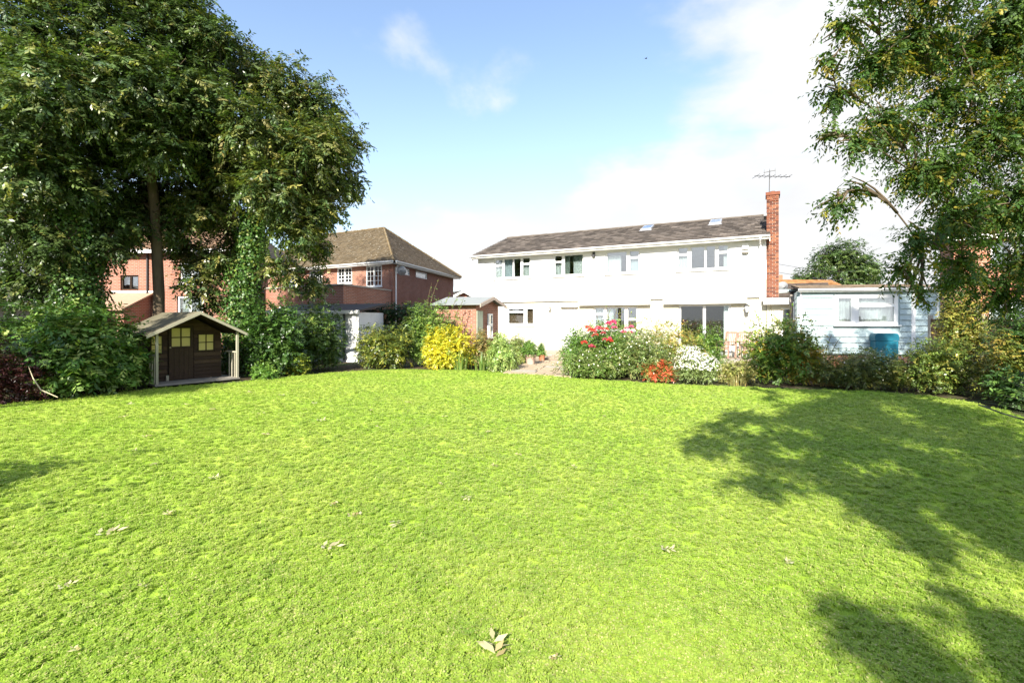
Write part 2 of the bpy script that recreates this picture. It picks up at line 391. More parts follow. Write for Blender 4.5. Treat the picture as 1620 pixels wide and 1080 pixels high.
def sprays(rng, C, rad, n_spray, per, leaf, ratio, palette, droop=.25, spray_len=.35, shell=.55, clump_var=.38, bias=None):
    """leaf sprays filling an ellipsoid blob"""
    d = unit(rng, n_spray); r = np.where(rng.random(n_spray) < .8, rng.uniform(shell, 1.0, n_spray), rng.uniform(.1, shell, n_spray))
    r *= 1 + .22 * np.sin(d[:, 0] * 5 + C[0]) * np.sin(d[:, 1] * 4 + C[1]) + .12 * np.sin(d[:, 2] * 9 + C[2])
    P = C + d * r[:, None] * rad
    D = nrmz(d * 1.0 + unit(rng, n_spray) * .8 + np.array([0, 0, -droop])) ; Ln = spray_len * rng.uniform(.6, 1.3, n_spray)
    ct = pick(rng, palette, n_spray, clump_var)
    idx = np.repeat(np.arange(n_spray), per); t = np.tile(np.linspace(.1, 1, per), n_spray) + rng.uniform(-.05, .05, n_spray * per)
    m = len(idx)
    base = P[idx] + D[idx] * (Ln[idx] * (t - .5))[:, None]; base[:, 2] -= (t ** 2) * Ln[idx] * droop * .6
    upv = nrmz(unit(rng, n_spray) * .5 + np.array([0, 0, .9]) + d * .4)
    sd = nrmz(np.cross(D, upv)); sgn = np.where(np.tile(np.arange(per), n_spray) % 2, 1., -1.)
    axis = sd[idx] * sgn[:, None] * .8 + D[idx] * .55 + unit(rng, m) * .35; axis[:, 2] -= droop
    normal = upv[idx] + unit(rng, m) * .45
    ln = leaf * rng.uniform(.65, 1.25, m)
    tint = np.clip(ct[idx] * (1 + rng.uniform(-.18, .18, (m, 1))), .002, 1)
    return base, axis, normal, ln, ln * ratio, tint
def cat(lst): return [np.concatenate([a[k] for a in lst]) for k in range(6)]

def limb(mb, a, b, r0, r1, rng, sag=.12, n=6):
    a, b = Vector(a), Vector(b); d = (b - a).length; pts, rr = [], []
    off = Vector(rng.normal(size=3)) * d * .06
    for i in range(n + 1):
        t = i / n; p = a.lerp(b, t) + off * math.sin(t * math.pi) + Vector((0, 0, 1)) * d * sag * math.sin(t * math.pi)
        pts.append(p); rr.append(r0 + (r1 - r0) * t)
    mb.tube(pts, rr, 6, cap=True)
    return pts
def tree(name, label, trunk, tr_rad, blobs, palette, seed, leaf=.11, ratio=.42, dens=260, per=11, droop=.3, spray_len=.38, mat='leaf', bark='bark', ivy=None, group=None, twigs=7, limb_r=.075, shell=.5):
    rng = np.random.default_rng(seed); base = trunk[0]
    root = thing(name, label, 'tree', base, 0, group); o = np.array(base)
    tb = MB(); tp = [np.array(p) - o for p in trunk]
    flare = [tuple(tp[0] - np.array([0, 0, .15]))] + [tuple(p) for p in tp]; tb.tube(flare, [tr_rad[0] * 1.5] + list(tr_rad), 12)
    tb.build('trunk', bark, root, smooth=True)
    lb = MB(); L_ = []
    dense = []
    for k in range(len(tp) - 1):
        for s in np.linspace(0, 1, 6): dense.append((tp[k] * (1 - s) + tp[k + 1] * s, tr_rad[k] * (1 - s) + tr_rad[k + 1] * s))
    dense = [q for q in dense if q[0][2] > .28 * tp[-1][2]]
    tpts = np.array([q[0] for q in dense])
    for (x, y, z, r, *ex) in sorted(blobs, key=lambda b: np.min(np.linalg.norm(tpts - (np.array(b[:3]) - o), axis=1))):
        c = np.array((x, y, z)) - o; f = ex[0] if ex else 1.0
        start = min(dense, key=lambda q: np.linalg.norm(q[0] - c) + .8 * max(0, q[0][2] - c[2] + .3) + (.6 if q[1] < .02 else 0))
        ra = min(start[1] * .8, limb_r); pts = limb(lb, start[0], c, ra, max(.012, ra * .45), rng)
        dense += [(np.array(p), ra + (max(.012, ra * .45) - ra) * i / 6) for i, p in enumerate(pts) if i > 1]
        for q in range(twigs):
            e = c + unit(rng, 1)[0] * r * rng.uniform(.7, 1.0); s = pts[rng.integers(2, len(pts))]
            limb(lb, s, e, .02, .005, rng, .05, 4)
        ns = max(10, int(dens * r * r * f))
        L_.append(sprays(rng, c, np.array([r, r, r * .9]), ns, per, leaf, ratio, palette, droop, spray_len, shell))
    lb.build('branches', bark, root, smooth=True)
    me = leaf_mesh('crown', *cat(L_), mat); link('crown', me, root)
    if ivy:
        z0, z1, n, pal = ivy; P = []
        t = rng.uniform(z0, z1, n); zz = np.array([p[2] for p in tp])
        cx = np.interp(t, zz, [p[0] for p in tp]); cy = np.interp(t, zz, [p[1] for p in tp]); rr = np.interp(t, zz, tr_rad)
        a = rng.uniform(0, 2 * math.pi, n); bul = 1 + .5 * np.sin(t * 3 + a * 2) * np.sin(t * 1.3)
        rad = rr + rng.uniform(.03, .38, n) * bul
        dd = np.stack([np.cos(a), np.sin(a), np.zeros(n)], 1)
        P = np.stack([cx, cy, t], 1) + dd * rad[:, None]
        ax = unit(rng, n) * .6 + np.array([0, 0, -.6]); ln = rng.uniform(.06, .11, n)
        link('ivy', leaf_mesh('ivy', P, ax, dd + unit(rng, n) * .5, ln, ln * .85, pick(rng, pal, n), 'leaf_gloss'), root)
    return root

G = lambda *a: [(c, w) for c, w in a]
def shrub(name, label, x, y, rx, ry, h, palette, seed, leaf=.06, ratio=.5, n=700, lumps=9, per=9, droop=.15, spray_len=.2, mat='leaf', flowers=None, z0=0.0, category='shrub', stems=6, heads=None, cane=None, flat=.0, group=None):
    rng = np.random.default_rng(seed); root = thing(name, label, category, (x, y, z0), 0, group); h *= 1.07; n = int(n * 1.7)
    L_, cs = [], []
    for k in range(lumps):
        a = 2 * math.pi * (k / lumps) + rng.uniform(-.4, .4); q = math.sqrt(rng.uniform(.08, .55)) if k else 0
        hz = h * (.40 if k % 3 else .68) * rng.uniform(.85, 1.1) if k else h * .6
        lr = rng.uniform(.40, .56); c = np.array([rx * q * math.cos(a), ry * q * math.sin(a), min(hz, h * (1 - .36))])
        rad = np.array([rx * lr, ry * lr, h * .36])
        cs.append((c, rad)); L_.append(sprays(rng, c, rad, n // lumps, per, leaf, ratio, palette, droop, spray_len, .6))
    # skirt down to the soil
    m = n // 6; a = rng.uniform(0, 2 * math.pi, m); q = rng.uniform(.55, .95, m)
    for k in range(5):
        aa = 2 * math.pi * k / 5 + .3; c = np.array([rx * .55 * math.cos(aa), ry * .55 * math.sin(aa), h * .2])
        L_.append(sprays(rng, c, np.array([rx * .42, ry * .42, h * .22]), n // 26 + 4, per, leaf, ratio, palette, droop, spray_len, .5))
    A = cat(L_)
    keep = A[0][:, 2] > .01; A = [q[keep] for q in A]
    link('foliage', leaf_mesh('foliage', *A, mat), root)
    sb = MB()
    for k in range(stems):
        c = cs[k % len(cs)][0]; limb(sb, (c[0] * .25, c[1] * .25, -.03), c, .016, .006, rng, .04, 5)
    sb.build('stems', 'stem', root)
    if flowers:
        pal, nf, size, zlo, zhi = flowers
        c = [cs[i] for i in rng.integers(0, len(cs), nf)]; d = unit(rng, nf); d[:, 1] = -np.abs(d[:, 1]); d[:, 2] = np.abs(d[:, 2]) * .8
        d = nrmz(d); P = np.array([q[0] for q in c]) + d * np.array([q[1] for q in c]) * 1.06
        P[:, 2] = np.clip(P[:, 2], zlo * h, zhi * h) + rng.uniform(-.03, .03, nf)
        pc = pick(rng, pal, nf, .1); idx = np.repeat(np.arange(nf), 6); k = np.tile(np.arange(6), nf) * math.pi / 3
        t1 = nrmz(np.cross(d, unit(rng, nf))); t2 = np.cross(d, t1)
        ax = t1[idx] * np.cos(k)[:, None] + t2[idx] * np.sin(k)[:, None] + d[idx] * .45
        ln = np.full(len(idx), size) * rng.uniform(.8, 1.2, len(idx))
        o = link('flowers', leaf_mesh('flowers', P[idx], ax, d[idx], ln, ln * .8, pc[idx], 'petal'), root); o['kind'] = 'stuff'
    if heads:
        for (hx, hy, hz, hr, col) in heads:
            d = unit(rng, 60); d[:, 2] = np.abs(d[:, 2]); P = d * hr * np.array([1, 1, .7])
            ln = rng.uniform(.4, .6, 60) * hr
            link('flower_head', leaf_mesh('flower_head', P * .7, d + unit(rng, 60) * .5, d, ln, ln * .8, pick(rng, [(col, 1)], 60, .25), 'petal'), root, (hx, hy, hz))
    if cane:
        sb = MB(); P_, D_ = [], []
        for (cx, cy, top, lean) in cane:
            pts = [(cx + lean * (t ** 2), cy, h * .5 + (top - h * .5) * t) for t in np.linspace(0, 1, 7)]
            sb.tube(pts, [.008] * 6 + [.003], 5)
            for q in range(26):
                t = rng.uniform(.1, 1); i = min(5, int(t * 6)); p = np.array(pts[i]) * (1 - (t * 6 - i)) + np.array(pts[i + 1]) * (t * 6 - i)
                P_.append(p + rng.normal(size=3) * .02); D_.append(rng.normal(size=3) + np.array([0, 0, .2]))
        sb.build('shoots', 'stem', root)
        nn = len(P_); ln = leaf * rng.uniform(.8, 1.4, nn)
        link('shoot_leaves', leaf_mesh('shoot_leaves', np.array(P_), np.array(D_), unit(rng, nn) + np.array([0, 0, .6]), ln, ln * ratio, pick(rng, palette, nn), mat), root)
    return root
def strap_clump(name, label, x, y, n, length, width, palette, seed, spread=.25, lean=.5, z0=0, category='plant', mat='leaf', group=None):
    """arching sword-like leaves from one crown"""
    rng = np.random.default_rng(seed); root = thing(name, label, category, (x, y, z0), 0, group)
    mb = MB(); cols = pick(rng, palette, n, .25)
    for k in range(n):
        a = rng.uniform(0, 2 * math.pi); r = spread * math.sqrt(rng.random()); l = length * rng.uniform(.6, 1.15); le = lean * rng.uniform(.3, 1.3)
        b = Vector((r * math.cos(a), r * math.sin(a), -.02)); a2 = a + rng.uniform(-.6, .6); out = Vector((math.cos(a2), math.sin(a2), 0)); sd = Vector((-out.y, out.x, 0))
        prev = None
        for i in range(6):
            t = i / 5; p = b + out * (le * l * t * t) + Vector((0, 0, 1)) * l * (t - .45 * le * t * t); w = width * (1 - t ** 2.5) * .5 + .0008
            cur = (p - sd * w, p + sd * w)
            if prev: mb.quad(prev[0], prev[1], cur[1], cur[0]); mb.t += [tuple(cols[k])] * 4
            prev = cur
    mb.build('leaves', mat, root)
    return root

# ------------------------------------------------------------------ ground, lawn, grass
GREEN = dict()
def ground_mat():
    m, t = new_mat('ground_soil'); co = wpos(t)
    c = MIX(t, ramp(t, noise(t, co, .8, 6, .6), .4, .65), (.075, .055, .035), (.06, .085, .03))
    finish(t, bsdf(t, c, .95, .1, 0, noise(t, co, 14, 6), .8, .03)); return m
MB().quad((-900, -900, -.05), (900, -900, -.05), (900, 900, -.05), (-900, 900, -.05)).build('ground', ground_mat(), kind='structure', label='bare soil and rough ground under beds and gardens', category='ground')

def grass_colour(t):
    co = wpos(t)
    big = noise(t, co, .55, 5, .6); mid = noise(t, co, 2.6, 5, .65)
    c = MIX(t, ramp(t, big, .35, .68), (.29, .43, .042), (.40, .485, .080))
    c = MIX(t, M(t, 'MULTIPLY', ramp(t, mid, .48, .72), .85), c, (.17, .295, .034))
    c = MIX(t, M(t, 'MULTIPLY', ramp(t, noise(t, co, 1.3, 6, .7), .60, .74), .55), c, (.46, .44, .12))
    return c, co
def lawn_mat():
    m, t = new_mat('lawn_turf'); c, co = grass_colour(t)
    c = MIX(t, M(t, 'MULTIPLY', ramp(t, noise(t, co, 45, 4, .7), .42, .7), .3), c, (.11, .19, .022))
    h = M(t, 'ADD', noise(t, co, 55, 4, .7), M(t, 'MULTIPLY', noise(t, co, 9, 3), .7))
    finish(t, bsdf(t, c, .85, .15, 0, h, .5, .03)); return m
def blade_mat():
    m, t = new_mat('grass_blade'); c, co = grass_colour(t)
    oi = N(t, 'ShaderNodeObjectInfo'); gi = N(t, 'ShaderNodeNewGeometry')
    c = MIX(t, M(t, 'MULTIPLY', oi.outputs['Random'], .45), c, (.46, .52, .11))
    c = MIX(t, M(t, 'MULTIPLY', gi.outputs['Random Per Island'], .5), c, (.21, .35, .045))
    dry = M(t, 'GREATER_THAN', gi.outputs['Random Per Island'], .90)
    c = MIX(t, M(t, 'MULTIPLY', dry, .8), c, (.55, .49, .22))
    p = bsdf(t, c, .5, .35); tr = N(t, 'ShaderNodeBsdfTranslucent'); L(t, MIX(t, 1.0, c, (1.1, 1.25, .6), 'MULTIPLY'), tr.inputs[0])
    mx = N(t, 'ShaderNodeMixShader'); mx.inputs[0].default_value = .35; L(t, p, mx.inputs[1]); L(t, tr.outputs[0], mx.inputs[2]); finish(t, mx.outputs[0])
    return m
edge = [(-14.5, -9), (-14.0, 2), (-12.5, 6.5), (-10.6, 9.0), (-9.7, 10.4), (-9.1, 11.9), (-8.3, 12.75), (-7.3, 13.5), (-6.6, 14.6), (-5.6, 15.9), (-4.2, 16.6), (-2.6, 16.7), (-1.3, 16.2), (-0.2, 15.5),
        (1.6, 14.3), (2.8, 13.5), (4.2, 12.9), (6.0, 12.3), (8.0, 11.6), (9.2, 11.1), (9.5, 10.2), (9.1, 8.8), (8.7, 7.6), (8.8, 6), (9.6, 3), (10, -9)]
def smooth_poly(p, it=2):
    for _ in range(it):
        q = []
        for i in range(len(p)):
            a, b = p[i], p[(i + 1) % len(p)]
            q += [(a[0] * .75 + b[0] * .25, a[1] * .75 + b[1] * .25), (a[0] * .25 + b[0] * .75, a[1] * .25 + b[1] * .75)]
        p = q
    return p
rg = np.random.default_rng(5)
poly = smooth_poly(edge, 3)
poly = [(x + .05 * math.sin(x * 9 + y * 5), y + .06 * math.sin(x * 7.3 - y * 3)) for x, y in poly]
inner = []
for gx in np.arange(-14.3, 9.9, .35):
    for gy in np.arange(-8.6, 16.6, .35): inner.append((gx + rg.uniform(-.08, .08), gy + rg.uniform(-.08, .08)))
def inside(px, py):
    c = False; j = len(poly) - 1
    for i in range(len(poly)):
        (xi, yi), (xj, yj) = poly[i], poly[j]
        if (yi > py) != (yj > py) and px < (xj - xi) * (py - yi) / (yj - yi) + xi: c = not c
        j = i
    return c
inner = [p for p in inner if inside(*p)]
vin = [Vector(p) for p in poly + inner]; nb = len(poly)
vo, _, fo, *_ = delaunay_2d_cdt(vin, [(i, (i + 1) % nb) for i in range(nb)], [], 1, 1e-5)
def lawn_z(x, y): return .012 * math.sin(x * .9 + y * .5) + .010 * math.sin(x * 2.1 - y * 1.3) + .006 * math.sin(x * 4.1 + y * 3.7)
lm = bpy.data.meshes.new('lawn'); lm.from_pydata([(v.x, v.y, lawn_z(v.x, v.y)) for v in vo], [], [tuple(f) for f in fo])
lm.polygons.foreach_set('use_smooth', [True] * len(lm.polygons)); lm.materials.append(lawn_mat()); lm.update()
if lm.polygons[0].normal.z < 0: lm.flip_normals()
link('lawn', lm, kind='structure', label='wide mown bright green lawn with curved edges', category='lawn')

def tuft_mesh(seed, n, h, spread, w):
    rng = np.random.default_rng(seed); mb = MB()
    for k in range(n):
        a = rng.uniform(0, 6.283); r = spread * math.sqrt(rng.random()); b = Vector((r * math.cos(a), r * math.sin(a), -.004))
        a2 = rng.uniform(0, 6.283); out = Vector((math.cos(a2), math.sin(a2), 0)); sd = Vector((-out.y, out.x, 0)) * w * .5 * rng.uniform(.7, 1.3)
        l = h * rng.uniform(.5, 1.25); le = rng.uniform(.2, 1.1)
        m_ = b + out * l * le * .3 + Vector((0, 0, l * .6)); tip = b + out * l * le * .95 + Vector((0, 0, l * (1 - .25 * le)))
        i = len(mb.v); mb.v += [tuple(b - sd), tuple(b + sd), tuple(m_ + sd * .8), tuple(m_ - sd * .8), tuple(tip)]
        mb.f += [(i, i + 1, i + 2, i + 3), (i + 3, i + 2, i + 4)]
    for k in range(n // 2):                                          # clover-like leaflets low in the sward
        a = rng.uniform(0, 6.283); r = spread * rng.random(); c = Vector((r * math.cos(a), r * math.sin(a), h * rng.uniform(.3, .6)))
        for q in range(3):
            b = a + q * 2.09; o = Vector((math.cos(b), math.sin(b), rng.uniform(-.1, .3))) * .012; s = Vector((-math.sin(b), math.cos(b), 0)) * .0065
            i = len(mb.v); mb.v += [tuple(c), tuple(c + o * .7 + s), tuple(c + o * 1.2), tuple(c + o * .7 - s)]; mb.f.append((i, i + 1, i + 2, i + 3))
    me = mb.mesh('grass_tuft', None); me.materials.append(BLADE); return me
BLADE = blade_mat()
gme = lm.copy(); gme.name = 'grass_field'; gme.materials.clear(); gme.materials.append(BLADE)
dat = gme.attributes.new('dens', 'FLOAT', 'POINT')
co = np.empty(len(gme.vertices) * 3, np.float32); gme.vertices.foreach_get('co', co); co = co.reshape(-1, 3)
dist = np.hypot(co[:, 0], co[:, 1]); dn = np.clip(7500 / np.maximum(dist, 1.6) ** 1.5, 150, 2600); dn[co[:, 1] < -.8] = 12
dat.data.foreach_set('value', dn.astype(np.float32))
siz = gme.attributes.new('siz', 'FLOAT', 'POINT'); siz.data.foreach_set('value', np.clip(.8 + dist * .03, .8, 1.15).astype(np.float32))
gob = link('grass', gme, kind='stuff', label='short lawn grass blades and clover covering the garden', category='grass')
gn = bpy.data.node_groups.new('grass_scatter', 'GeometryNodeTree')
gn.interface.new_socket('Geometry', in_out='INPUT', socket_type='NodeSocketGeometry'); gn.interface.new_socket('Geometry', in_out='OUTPUT', socket_type='NodeSocketGeometry')
gi = gn.nodes.new('NodeGroupInput'); go = gn.nodes.new('NodeGroupOutput'); jn = gn.nodes.new('GeometryNodeJoinGeometry')
for k, (n_, h_, s_, w_) in enumerate(((14, .040, .030, .0036), (11, .034, .036, .0042), (9, .050, .028, .0032))):
    proto = bpy.data.objects.new('grass_tuft', tuft_mesh(40 + k, n_, h_, s_, w_))
    dp = gn.nodes.new('GeometryNodeDistributePointsOnFaces'); dp.inputs['Seed'].default_value = k * 7
    na = gn.nodes.new('GeometryNodeInputNamedAttribute'); na.data_type = 'FLOAT'; na.inputs[0].default_value = 'dens'
    mu = gn.nodes.new('ShaderNodeMath'); mu.operation = 'MULTIPLY'; mu.inputs[1].default_value = (.45, .4, .15)[k]; gn.links.new(na.outputs[0], mu.inputs[0])
    gn.links.new(gi.outputs[0], dp.inputs[0]); gn.links.new(mu.outputs[0], dp.inputs['Density'])
    io = gn.nodes.new('GeometryNodeInstanceOnPoints'); ob = gn.nodes.new('GeometryNodeObjectInfo'); ob.inputs[0].default_value = proto
    rv = gn.nodes.new('FunctionNodeRandomValue'); rv.data_type = 'FLOAT_VECTOR'; rv.inputs[0].default_value = (-.15, -.15, 0); rv.inputs[1].default_value = (.15, .15, 6.283)
    rs = gn.nodes.new('FunctionNodeRandomValue'); rs.data_type = 'FLOAT'; rs.inputs[2].default_value = .65; rs.inputs[3].default_value = 1.3
    ns = gn.nodes.new('GeometryNodeInputNamedAttribute'); ns.data_type = 'FLOAT'; ns.inputs[0].default_value = 'siz'
    m2 = gn.nodes.new('ShaderNodeMath'); m2.operation = 'MULTIPLY'; gn.links.new(rs.outputs[1], m2.inputs[0]); gn.links.new(ns.outputs[0], m2.inputs[1])
    gn.links.new(dp.outputs[0], io.inputs['Points']); gn.links.new(ob.outputs['Geometry'], io.inputs['Instance'])
    gn.links.new(rv.outputs[0], io.inputs['Rotation']); gn.links.new(m2.outputs[0], io.inputs['Scale']); gn.links.new(io.outputs[0], jn.inputs[0])
gn.links.new(jn.outputs[0], go.inputs[0])
md = gob.modifiers.new('scatter', 'NODES'); md.node_group = gn

# ------------------------------------------------------------------ white house
rng = random.Random(11)
HA = R(-27.445)
house = thing('white_house', 'long white rendered two storey house with dark tiled gable roof', 'house', (-1.826, 26.34, 0), HA)
HL, HD = 13.87, 7.5
up_win = [(1.0, 3.16), (4.42, 6.03), (7.10, 8.74), (10.35, 12.49)]
uh = [(a, b, 3.87, 4.96) for a, b in up_win]
MB().panel(0, HL, 2.64, 5.01, -.05, .20, uh).build('upper_wall', 'render_white', house)
lh = [(1.72, 3.31, 1.44, 2.35), (4.86, 5.65, .2, 2.31), (6.47, 8.60, 1.2, 2.34), (10.41, 12.55, .2, 2.39)]
MB().panel(.004, HL - .004, -.05, 2.70, .06, .27, lh).build('lower_wall', 'render_cream', house)
gp = [(.26, 0), (HD, 0), (HD, 5.1), (HD / 2, 6.62), (.26, 5.2)]
MB().prism(gp, 'x', .003, .25).build('gable_wall', 'render_white', house)
MB().prism(gp, 'x', HL - .25, HL - .003).build('gable_wall', 'render_white', house)
MB().box(.26, HL - .26, HD - .25, HD - .01, 0, 5.0).build('back_wall', 'render_white', house)
MB().box(.26, HL - .26, .26, HD - .3, 2.58, 2.66).box(.26, HL - .26, .26, HD - .3, .1, .19).build('floors', 'floor_wood', house)
iw = MB().box(.27, HL - .27, 4.2, 4.3, .2, 5.0)
for x in (3.9, 6.7, 9.5): iw.box(x, x + .1, .27, 4.19, .2, 5.0)
iw.build('interior_walls', 'dark_interior', house)
MB().box(.26, HL - .26, .26, HD - .3, 5.02, 5.06).build('ceiling', 'curtain', house)

def trip(a, b, z0, z1, top=.26):       # casement with a top light above
    return [(a, b, z0, z1 - top - .08), (a, b, z1 - top, z1)]
z0, z1 = 3.95, 4.89
window(house, 1.0, 3.16, 3.87, 4.96, trip(1.07, 1.48, z0, z1) + [(1.60, 2.12, z0, z1), (2.17, 2.57, z0, z1)] + trip(2.69, 3.10, z0, z1), y=-.0, curtains=[(1.03, 1.5, 3.9, 4.75, 'curtain'), (1.58, 2.13, 3.9, 4.93, 'curtain_blue'), (2.68, 3.13, 3.9, 4.7, 'curtain')], sill_out=.13)
window(house, 4.42, 6.03, 3.87, 4.96, trip(4.49, 4.87, z0, z1) + [(5.0, 5.96, z0, z1)], y=0, curtains=[(4.45, 4.9, 3.9, 4.52, 'curtain'), (4.45, 4.9, 4.5, 4.66, 'curtain_green'), (4.98, 5.22, 3.9, 4.93, 'curtain_green'), (5.42, 6.0, 3.9, 4.6, 'curtain'), (5.40, 6.0, 4.55, 4.93, 'curtain_green')], sill_out=.13)
window(house, 7.10, 8.74, 3.87, 4.96, [(7.17, 8.10, z0, z1)] + trip(8.25, 8.67, z0, z1), y=0, curtains=[(7.13, 7.80, 3.9, 4.75, 'curtain'), (8.22, 8.7, 3.9, 4.62, 'curtain_blue')], sill_out=.13)
window(house, 10.35, 12.49, 3.87, 4.96, trip(10.42, 10.80, z0, z1) + [(10.95, 11.50, z0, z1), (11.57, 11.93, z0, z1)] + trip(12.06, 12.42, z0, z1), y=0, curtains=[(10.38, 10.85, 3.9, 4.62, 'curtain'), (12.25, 12.46, 3.9, 4.9, 'curtain')], sill_out=.13)
window(house, 1.72, 3.31, 1.44, 2.35, y=.12, sill_out=.02, lights= [(1.79, 2.70, 1.51, 2.08), (1.79, 2.70, 2.16, 2.28), (2.87, 3.24, 1.51, 2.28)], curtains=[(1.75, 3.28, 1.46, 2.33, 'blind')])
window(house, 6.47, 8.60, 1.2, 2.34, y=.12, sill_out=.02, lights= trip(6.54, 6.98, 1.27, 2.27) + [(7.12, 7.98, 1.27, 2.27)] + trip(8.13, 8.53, 1.27, 2.27, .5), curtains=[(6.5, 7.4, 1.25, 2.3, 'curtain')])
sd = window(house, 10.41, 12.55, .2, 2.39, y=.12, lights= [(10.50, 11.43, .30, 2.31), (11.53, 12.46, .30, 2.31)], glass='glass_door', sill=False, name='sliding_door', curtains=[(12.25, 12.5, .22, 2.35, 'curtain')])
MB().box(11.455, 11.475, .08, .119, 1.1, 1.35).build('handle', 'alu', sd)
d = MB().panel(4.86, 5.65, .2, 2.31, .11, .16, [(5.0, 5.51, 1.5, 2.1)]).box(4.99, 5.52, .12, .15, 1.49, 2.11).box(4.98, 5.53, .095, .115, .4, 1.2).build('door', 'upvc', house)
MB().box(5.55, 5.58, .05, .109, 1.1, 1.25).build('handle', 'alu', d)
MB().box(4.80, 5.71, -.10, .055, 2.34, 2.41).build('door_canopy', 'fascia', house)
MB().box(5.78, 9.20, -.20, -.052, 2.40, 2.66).build('lintel_board', 'fascia', house)
MB().box(9.78, 13.16, -.20, -.052, 2.40, 2.66).build('lintel_board', 'fascia', house)
# roof
roof = MB().prism([(-.42, 5.10), (HD / 2, 6.72), (HD + .42, 5.10), (HD + .42, 5.04), (HD / 2, 6.64), (-.42, 5.04)], 'x', -.2, HL + .13).build('roof', 'tile_core', house)
tb = MB(); tcol = (.135, .115, .10)
tiled_slope(tb, (-.22, -.50, 5.10), (HL + .15, -.50, 5.10), (-.22, HD / 2, 6.735), (HL + .15, HD / 2, 6.735), 14, .30, tcol, .42, rng)
tiled_slope(tb, (HL + .15, HD + .50, 5.10), (-.22, HD + .50, 5.10), (HL + .15, HD / 2, 6.735), (-.22, HD / 2, 6.735), 14, .30, tcol, .42, rng)
o = tb.build('roof_tiles', 'tiles', roof); o['kind'] = 'stuff'
rt = MB(); rt.tube([(-.22 + i * .36, HD / 2, 6.71 + .012 * (i % 2)) for i in range(41)], .085, 8); rt.t = [(.15, .125, .10)] * len(rt.v)
rt.build('ridge_tiles', 'tiles', roof)
for x0, x1, ya, yb in ((8.20, 8.72, 2.45, 3.30), (11.46, 11.98, 2.45, 3.30)):
    zz = lambda y: 5.10 + (y + .5) * (1.635 / 4.25)
    def slab(a, b, c, e, lo, hi): return [(a, c, zz(c) + lo), (b, c, zz(c) + lo), (b, e, zz(e) + lo), (a, e, zz(e) + lo)], [(a, c, zz(c) + hi), (b, c, zz(c) + hi), (b, e, zz(e) + hi), (a, e, zz(e) + hi)]
    MB().hexa(*slab(x0, x1, ya, yb, .0, .11)).build('skylight', 'alu', roof)
    MB().hexa(*slab(x0 + .06, x1 - .06, ya + .07, yb - .07, .10, .125)).build('skylight_pane', 'glass', roof)
    MB().hexa(*slab(x0 - .05, x1 + .05, ya - .16, ya - .003, .02, .055)).build('skylight_flashing', 'lead', roof)
MB().box(-.2, HL + .12, -.45, -.42, 4.99, 5.15).build('fascia', 'fascia', house)
MB().box(-.2, HL + .12, -.415, -.055, 5.00, 5.018).build('soffit', 'fascia', house)
gt = MB().prism([(-.56, 5.13), (-.545, 5.07), (-.50, 5.045), (-.455, 5.07), (-.452, 5.13)], 'x', -.26, HL + .14)
gt.build('gutter', 'upvc', house)
for xe in (-.215, HL + .122): MB().prism([(-.42, 5.02), (HD / 2, 6.66), (HD + .42, 5.02), (HD + .42, 4.88), (HD / 2, 6.50), (-.42, 4.88)], 'x', xe, xe + .02).build('bargeboard', 'fascia', house)
MB().tube([(13.66, -.5, 5.06), (13.66, -.5, 4.98), (13.66, -.11, 4.80), (13.66, -.11, .2)], .036, 8).build('downpipe', 'upvc', house)
for nm, mt, bx in (('alarm_box', 'upvc', (12.98, 13.22, -.14, -.052, 4.66, 4.90)), ('meter_box', 'patch', (4.13, 4.42, .02, .062, .78, 1.30))):
    MB().box(*bx).build(nm, mt, house)
MB().lathe([(.0, -.05), (.13, -.03), (.14, 0), (.13, .03), (0, .05)], 14, (13.1, -.10, 4.52)).build('oval_lamp', 'concrete', house)
def lantern(x, z, s=1.0):
    l = MB().box(x - .03 * s, x + .03 * s, -.03, -.001, z - .06 * s, z + .08 * s).bar((x, -.02, z + .05 * s), (x, -.16 * s, z + .10 * s), .02)
    l.lathe([(.015, .10 * s), (.085 * s, .05 * s), (.088 * s, .04 * s)], 6, (x, -.16 * s, z)); l.lathe([(.05 * s, -.16 * s), (.055 * s, -.14 * s)], 6, (x, -.16 * s, z))
    for k in range(6):
        a = k * math.pi / 3; l.bar((x + .08 * s * math.cos(a), -.16 * s + .08 * s * math.sin(a), z + .045 * s), (x + .052 * s * math.cos(a), -.16 * s + .052 * s * math.sin(a), z - .15 * s), .012)
    o = l.build('wall_lantern', 'dark_metal', house, (0, .06, 0))
    MB().lathe([(.045 * s, -.14 * s), (.07 * s, .035 * s)], 6, (x, -.16 * s, z)).build('lantern_glass', 'curtain', o)
lantern(13.16, 2.22, 1.4); lantern(4.21, 2.28, .75)
MB().box(6.47, 6.59, -.10, -.052, 4.84, 4.96).box(6.46, 6.60, -.20, -.10, 4.72, 4.83).build('security_light', 'dark_metal', house)
# chimney: real bricks on the face that shows
ch = MB().box(13.895, 14.335, .11, .80, 2.2, 6.90).build('chimney', 'mortar', house)
bm_ = {}
for k, mt in enumerate(('chimney_brick', 'chimney_brick_b', 'chimney_brick_c')):
    bm_[k] = MB().box(0, .208, 0, .10, 0, .064).mesh('brick', mt); bm_[k + 3] = MB().box(0, .100, 0, .10, 0, .064).mesh('brick', mt)
for r_ in range(62):
    z = 2.23 + r_ * .0753; x = 13.888
    seq = ('f', 'f') if r_ % 2 else ('h', 'f', 'h')
    prud = -.03 if r_ >= 58 else 0
    for s_ in seq:
        k = rng.choices((0, 1, 2), (5, 3, 2))[0] + (3 if s_ == 'h' else 0)
        link('brick', bm_[k], ch, (x + rng.uniform(-.003, .003), .10 + prud + rng.uniform(-.006, .004), z + rng.uniform(-.002, .002)))
        x += .2275 if s_ == 'f' else .1115
